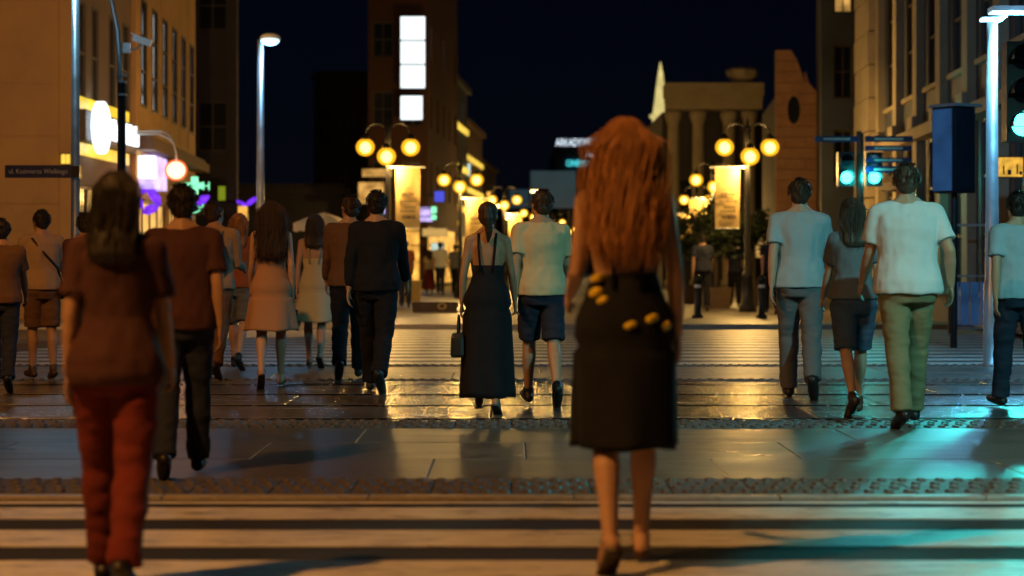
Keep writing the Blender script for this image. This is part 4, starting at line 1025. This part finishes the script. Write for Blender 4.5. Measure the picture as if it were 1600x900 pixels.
            for sx in (-1, 1):
                if zt > 1.05:
                    q = MB(); q.tube([P.tw(Vector((sx * .05, -.108, zt - .06))), P.tw(Vector((sx * .07, -.098, 1.36))), P.tw(Vector((sx * .075, -.05, 1.468))), P.tw(Vector((sx * .075, .03, 1.44))), P.tw(Vector((sx * .07, .10, 1.34)))], .010, 8, flat=.5); fin(q).build('strap', m, do, True)
            if zt > 1.05:
                q = MB(); q.rings(torso_rings(P, zt - .02, 1.33, lambda z: .008, 24)); 
                q.v = [p for p in q.v]
                # bodice front: keep the chest covered, leave the back bare
                fr = MB(); rg = torso_rings(P, zt - .02, 1.35, lambda z: .012, 40)
                rg = [[r_[k] for k in range(0, 21)] + [r_[k] - Vector((0, .006, 0)) for k in range(20, -1, -1)] for r_ in rg]
                fr.rings(rg, False); fin(fr).build('bodice', m, do, True)
        elif kind in ('shoe', 'sandal'):
            for sx in (-1, 1):
                c = MB(); f = P.fd[sx]; hl, to = P.heel[sx], P.toe[sx]
                if kind == 'shoe':
                    c.limb([hl + Vector((0, 0, -.004)), hl * .5 + to * .5 + Vector((0, 0, .004)), to + f * .02], [.040, .046, .034])
                    c.limb([P.an[sx] + Vector((0, 0, .01)), hl * .8 + to * .2 + Vector((0, 0, .01))], [.046, .046])
                    link('shoe', remesh(fin(c), .008, m, 'shoe', smooth=3), t)
                else:
                    side = f.cross(Vector((0, 0, 1))).normalized(); dn = side.cross(f); dn = dn if dn.z < 0 else -dn
                    so = MB(); so.rings([[p + dn * dd for p in (hl - f * .03 - side * .03, hl - f * .04, hl - f * .03 + side * .03, (hl + to) / 2 + side * .036, to + side * .036, to + f * .045, to - side * .036, (hl + to) / 2 - side * .032)] for dd in (.022, .036)])
                    sh = fin(so).build('shoe', m, t)
                    for ctr, rad in (((hl * .35 + to * .65), .040), (P.an[sx] + Vector((0, 0, -.005)), .040)):
                        q = MB(); n = 16; ax = dn if rad == .040 and ctr is not None and ctr == P.an[sx] else f
                        rg = []
                        for k in range(n):
                            a = 2 * math.pi * k / n
                        ring1 = [ctr + side * math.cos(2 * math.pi * k / n) * rad - dn * math.sin(2 * math.pi * k / n) * rad * .95 - f * .007 for k in range(n)]; ring2 = [p + f * .014 for p in ring1]
                        q.rings([ring1, ring2], False); fin(q).build('strap', m, sh, True)
        elif kind == 'shoulder_bag':
            side, zc = it[2], it[3]; yb = -.10
            bg_ = MB(); cc = P.tw(Vector((side * .20, yb + .06, zc))); bg_.ell(cc, (.055, .12, .10), 16, 10)
            o = link('bag', remesh(fin(bg_), .01, m, 'bag', smooth=2), t)
            st = MB(); st.tube([cc + Vector((0, 0, .07)), P.tw(Vector((side * .13, -.135, 1.13))), P.tw(Vector((side * .0, -.142, 1.27))), P.tw(Vector((-side * .10, -.115, 1.40))), P.tw(Vector((-side * .13, -.03, 1.475))), P.tw(Vector((-side * .10, .11, 1.38))), P.tw(Vector((side * .05, .145, 1.18))), cc + Vector((0, .05, .07))], .014, 8, flat=.4); fin(st).build('strap', m, o, True)
        elif kind == 'handbag':
            side = it[2]; wv = P.wr[side] + P.hd[side] * .10; bb = MB(); cc = wv + Vector((side * .02, 0, -.24))
            bb.rings([[cc + Vector((sx_ * .055 * f_, sy_ * .15 * f_, z_)) for sx_, sy_ in ((-1, -1), (-.6, -1.06), (.6, -1.06), (1, -1), (1, 1), (.6, 1.06), (-.6, 1.06), (-1, 1))] for f_, z_ in ((.85, -.11), (1, -.09), (.95, .05), (.8, .09), (.7, .085))])
            o = fin(bb).build('handbag', m, t)
            hh = MB(); hh.tube([cc + Vector((0, .09 * math.cos(a), .09 + .15 * math.sin(a))) for a in [k * math.pi / 10 for k in range(11)]], .008, 6); fin(hh).build('handle', m, o, True)
        elif kind == 'backpack':
            bb = MB(); bb.ell(P.tw(Vector((0, -.19, 1.20))), (.15, .085, .21), 18, 12); bb.ell(P.tw(Vector((0, -.245, 1.12))), (.11, .05, .10), 14, 8)
            o = link('backpack', remesh(fin(bb), .01, m, 'backpack', disp=.008, dscale=9, smooth=2, seed=sd), t)
            for sx in (-1, 1):
                q = MB(); q.tube([P.tw(Vector((sx * .08, -.13, 1.38))), P.tw(Vector((sx * .10, -.03, 1.485))), P.tw(Vector((sx * .12, .10, 1.40))), P.tw(Vector((sx * .14, .12, 1.22))), P.tw(Vector((sx * .13, -.12, 1.08)))], .018, 8, flat=.35); fin(q).build('strap', m, o, True)
        elif kind == 'belt_dots':
            for (dx, dz, rad) in it[2]:
                ang = -math.pi / 2 + dx / .19
                q = MB(); ex_, ey_ = (.158, .118) if dz > 1.0 else (.196, .158); cen = Vector((ex_ * math.cos(ang), ey_ * math.sin(ang) - .008, dz)); nrm = Vector((math.cos(ang), math.sin(ang), 0)); tx = Vector((-nrm.y, nrm.x, 0))
                q.rings([[cen + nrm * hh + (tx * math.cos(a) + Vector((0, 0, 1)) * math.sin(a)) * rad * f_ * (1 + .30 * math.cos(2 * a - .7)) for a in [k * math.pi / 12 for k in range(24)]] for f_, hh in ((1, -.04), (1, .001), (.8, .006), (.2, .007))])
                fin(q).build('yellow_ornament', m, t, True)
    return t

def at(x, yfeet, H=None):
    D = 3690.0 / (yfeet - HOR); D = F * (CH - gz(D)) / (yfeet - HOR); return px(x, D), D
def who(label, x, yf, H, face, male, skin, pose, outfit, hair, **kw):
    X, D = at(x, yf); return person(label, X, D, H, face, male, SK[skin], Pose(male, **pose), outfit, HAIR[hair[0]] and (HAIR[hair[0]], hair[1]), 'people walking over the crossing', **kw)

black = fab('black', (.004, .005, .012), .95); navy = fab('navy', (.018, .024, .05)); white = fab('white', (.74, .76, .76)); cream = fab('cream', (.66, .55, .34)); khaki = fab('khaki', (.25, .215, .11)); denim = fab('denim', (.06, .09, .16))
red = fab('red', (.16, .018, .012)); maroon = fab('maroon', (.07, .022, .022)); peach = fab('peach', (.50, .26, .15)); lblue = fab('pale_blue', (.42, .52, .60)); beige = fab('beige', (.42, .28, .17)); brown = fab('brown', (.16, .08, .04)); grey = fab('grey', (.15, .16, .18)); yellow = mat('yellow_enamel', (.85, .62, .03), .35); rust = fab('rust', (.36, .10, .03))

# foreground woman in black
who('woman with long copper hair in black dress, nearest of the crowd', 976, 888, 1.69, 3, False, 'fair', dict(lean=2, thigh=(-12, 14), knee=(16, 5), arm=(12, -8), elbow=(55, 20), abd=(6, 9), head_turn=8),
    [('dress', black, 1.12, .45, .0), ('sandal', LEATHER2), ('belt_dots', yellow, [(-.175, 1.105, .019), (-.18, 1.05, .023), (-.13, 1.02, .019), (.005, .925, .020), (.095, .95, .020), (.17, .92, .020)])], ('copper', 'long'), voxel=.006)
# woman in black at centre
who('woman in long black dress with tied brown hair, bare shoulders, at centre', 762, 646, 1.58, -4, False, 'tan', dict(lean=2, thigh=(12, -8), knee=(4, 12), arm=(-8, 8), elbow=(14, 18), abd=(10, 10)),
    [('dress', black, 1.20, .10, .03), ('sandal', LEATHER), ('handbag', LEATHER, -1)], ('brown', 'pony'))
# man in cream shirt half hidden
who('man in cream shirt and dark shorts half hidden behind the copper haired woman', 846, 634, 1.72, 6, True, 'mid', dict(lean=3, thigh=(18, -14), knee=(6, 22), arm=(-14, 16), elbow=(10, 45), head_turn=22),
    [('tee', cream, .88), ('shorts', navy), ('shoe', LEATHER)], ('brown', 'short'))
# right group
who('tall man in white t-shirt and khaki trousers walking away at right', 1418, 668, 1.80, 2, True, 'mid', dict(lean=4, thigh=(-10, 16), knee=(10, 6), arm=(14, -18), elbow=(24, 40), abd=(10, 17), girth=1.13),
    [('tee', white, .86), ('trousers', khaki), ('shoe', LEATHER)], ('ash', 'short'), voxel=.007)
who('man in pale blue shirt and grey trousers left of right group', 1250, 622, 1.86, -6, True, 'fair', dict(lean=3, thigh=(16, -14), knee=(6, 26), arm=(-18, 20), elbow=(12, 24)),
    [('tee', lblue, .87), ('trousers', grey), ('shoe', LEATHER)], ('brown', 'short'))
who('woman in grey top and denim shorts between the two men at right', 1334, 650, 1.62, 4, False, 'fair', dict(lean=3, thigh=(-14, 18), knee=(20, 6), arm=(16, -14), elbow=(20, 60), head_turn=-35),
    [('tee', grey, .92), ('shorts', denim), ('shoe', LEATHER2)], ('ash', 'mid'))
who('person in pale blue t-shirt and navy trousers cut by right edge', 1592, 640, 1.68, 8, True, 'mid', dict(lean=3, thigh=(16, -12), knee=(6, 20)),
    [('tee', lblue, .87), ('trousers', navy), ('shoe', LEATHER)], ('dark', 'short'))
# left group
who('dark haired woman in maroon top and red trousers, largest figure at left', 182, 922, 1.47, 0, False, 'tan', dict(lean=2, thigh=(14, -12), knee=(5, 18), arm=(-10, 10), elbow=(14, 20)),
    [('tee', maroon, .84), ('trousers', red), ('shoe', LEATHER)], ('dark', 'mid'), voxel=.007)
who('person in dark brown shirt and navy trousers right of red trousers', 285, 745, 1.54, 5, True, 'tan', dict(lean=3, thigh=(-12, 14), knee=(18, 5), arm=(12, -12), elbow=(25, 14)),
    [('tee', maroon, .86), ('trousers', navy), ('shoe', LEATHER)], ('dark', 'short'))
who('man in tan shirt with dark strap bag beside the crowd barrier', 66, 592, 1.64, 28, True, 'tan', dict(lean=5, thigh=(8, -6), knee=(8, 6), arm=(10, 12), elbow=(60, 50), head_turn=12),
    [('tee', beige, .90), ('shorts', brown), ('shoe', LEATHER2), ('shoulder_bag', LEATHER, 1, .90)], ('dark', 'short'))
who('person in dark maroon shirt standing right of strap bag man', 132, 604, 1.58, -14, True, 'tan', dict(lean=3, thigh=(6, -6), knee=(4, 8), arm=(4, -4), elbow=(30, 20)),
    [('shirt', maroon, .88), ('trousers', navy), ('shoe', LEATHER)], ('dark', 'short'))
who('person in brown shirt and dark trousers cut by the left edge', 2, 612, 1.52, 10, True, 'tan', dict(lean=3), [('tee', brown, .88), ('trousers', navy), ('shoe', LEATHER)], ('dark', 'short'))
who('man in beige shirt and brown trousers left of the peach dress', 335, 592, 1.74, -4, True, 'tan', dict(lean=3, thigh=(18, -14), knee=(5, 22), arm=(-16, 10), elbow=(12, 70), head_turn=-25),
    [('shirt', beige, .87), ('trousers', brown), ('shoe', LEATHER2), ('backpack', grey)], ('brown', 'short'))
who('woman in short peach dress with bare legs at left', 424, 606, 1.70, 5, False, 'fair', dict(lean=3, thigh=(-14, 16), knee=(18, 5), arm=(14, -12), elbow=(16, 20)),
    [('dress', peach, 1.24, .52, .05), ('sandal', LEATHER2)], ('brown', 'long'))
who('woman in rust top and grey shorts behind the peach dress', 372, 578, 1.66, -8, False, 'fair', dict(lean=3, thigh=(14, -12), knee=(5, 18)),
    [('tee', rust, .90), ('shorts', grey), ('shoe', LEATHER)], ('copper', 'mid'))
who('woman in cream flared dress below the parasol', 492, 574, 1.66, 0, False, 'fair', dict(lean=2, thigh=(14, -12), knee=(5, 16)),
    [('dress', cream, 1.22, .50, .10), ('sandal', LEATHER2), ('handbag', LEATHER2, -1)], ('ash', 'mid'))
who('man in brown shirt and black trousers right of the cream dress', 546, 592, 1.80, 3, True, 'mid', dict(lean=3, thigh=(-14, 16), knee=(22, 5), arm=(16, -16), head_turn=30),
    [('shirt', brown, .87), ('trousers', black), ('shoe', LEATHER)], ('brown', 'short'))
who('man all in black at the right end of the left group', 588, 612, 1.80, -5, True, 'mid', dict(lean=4, thigh=(18, -16), knee=(5, 26), arm=(-18, 18)),
    [('shirt', black, .87), ('trousers', black), ('shoe', LEATHER)], ('dark', 'short'))
# strollers down the street
who('woman in cream top and long red skirt strolling down the street', 671, 459, 1.55, 5, False, 'mid', dict(lean=1, thigh=(10, -8), knee=(4, 10)), [('tee', cream, .95), ('dress', red, 1.0, .12, .03), ('shoe', LEATHER)], ('brown', 'mid'), voxel=.012)
who('man in white shirt and dark trousers strolling beside the red skirt', 688, 460, 1.80, -3, True, 'mid', dict(lean=1, thigh=(10, -8), knee=(4, 10)), [('tee', white, .88), ('trousers', navy), ('shoe', LEATHER)], ('dark', 'short'), voxel=.012)
who('stroller in grey shirt right of the white shirt man', 712, 460, 1.72, -3, True, 'mid', dict(lean=1, thigh=(10, -8), knee=(4, 10)), [('tee', grey, .88), ('trousers', black), ('shoe', LEATHER)], ('dark', 'short'), voxel=.012)
who('stroller in rust shirt near the pale bollard', 633, 480, 1.62, 6, True, 'mid', dict(lean=1, thigh=(10, -8), knee=(4, 10)), [('tee', rust, .88), ('trousers', navy), ('shoe', LEATHER)], ('dark', 'short'), voxel=.012)
for x, yf, H_, lab in ((1098, 486, 1.72, 'dark dressed stroller left of the bollard beneath right banner'), (1148, 480, 1.66, 'dark dressed stroller below the right banner'), (1205, 490, 1.75, 'dark dressed stroller right of the small trees')):
    who(lab, x, yf, H_, random.uniform(-20, 20), True, 'mid', dict(lean=1, thigh=(10, -8), knee=(4, 10)), [('tee', navy, .88), ('trousers', black), ('shoe', LEATHER)], ('dark', 'short'), voxel=.012)
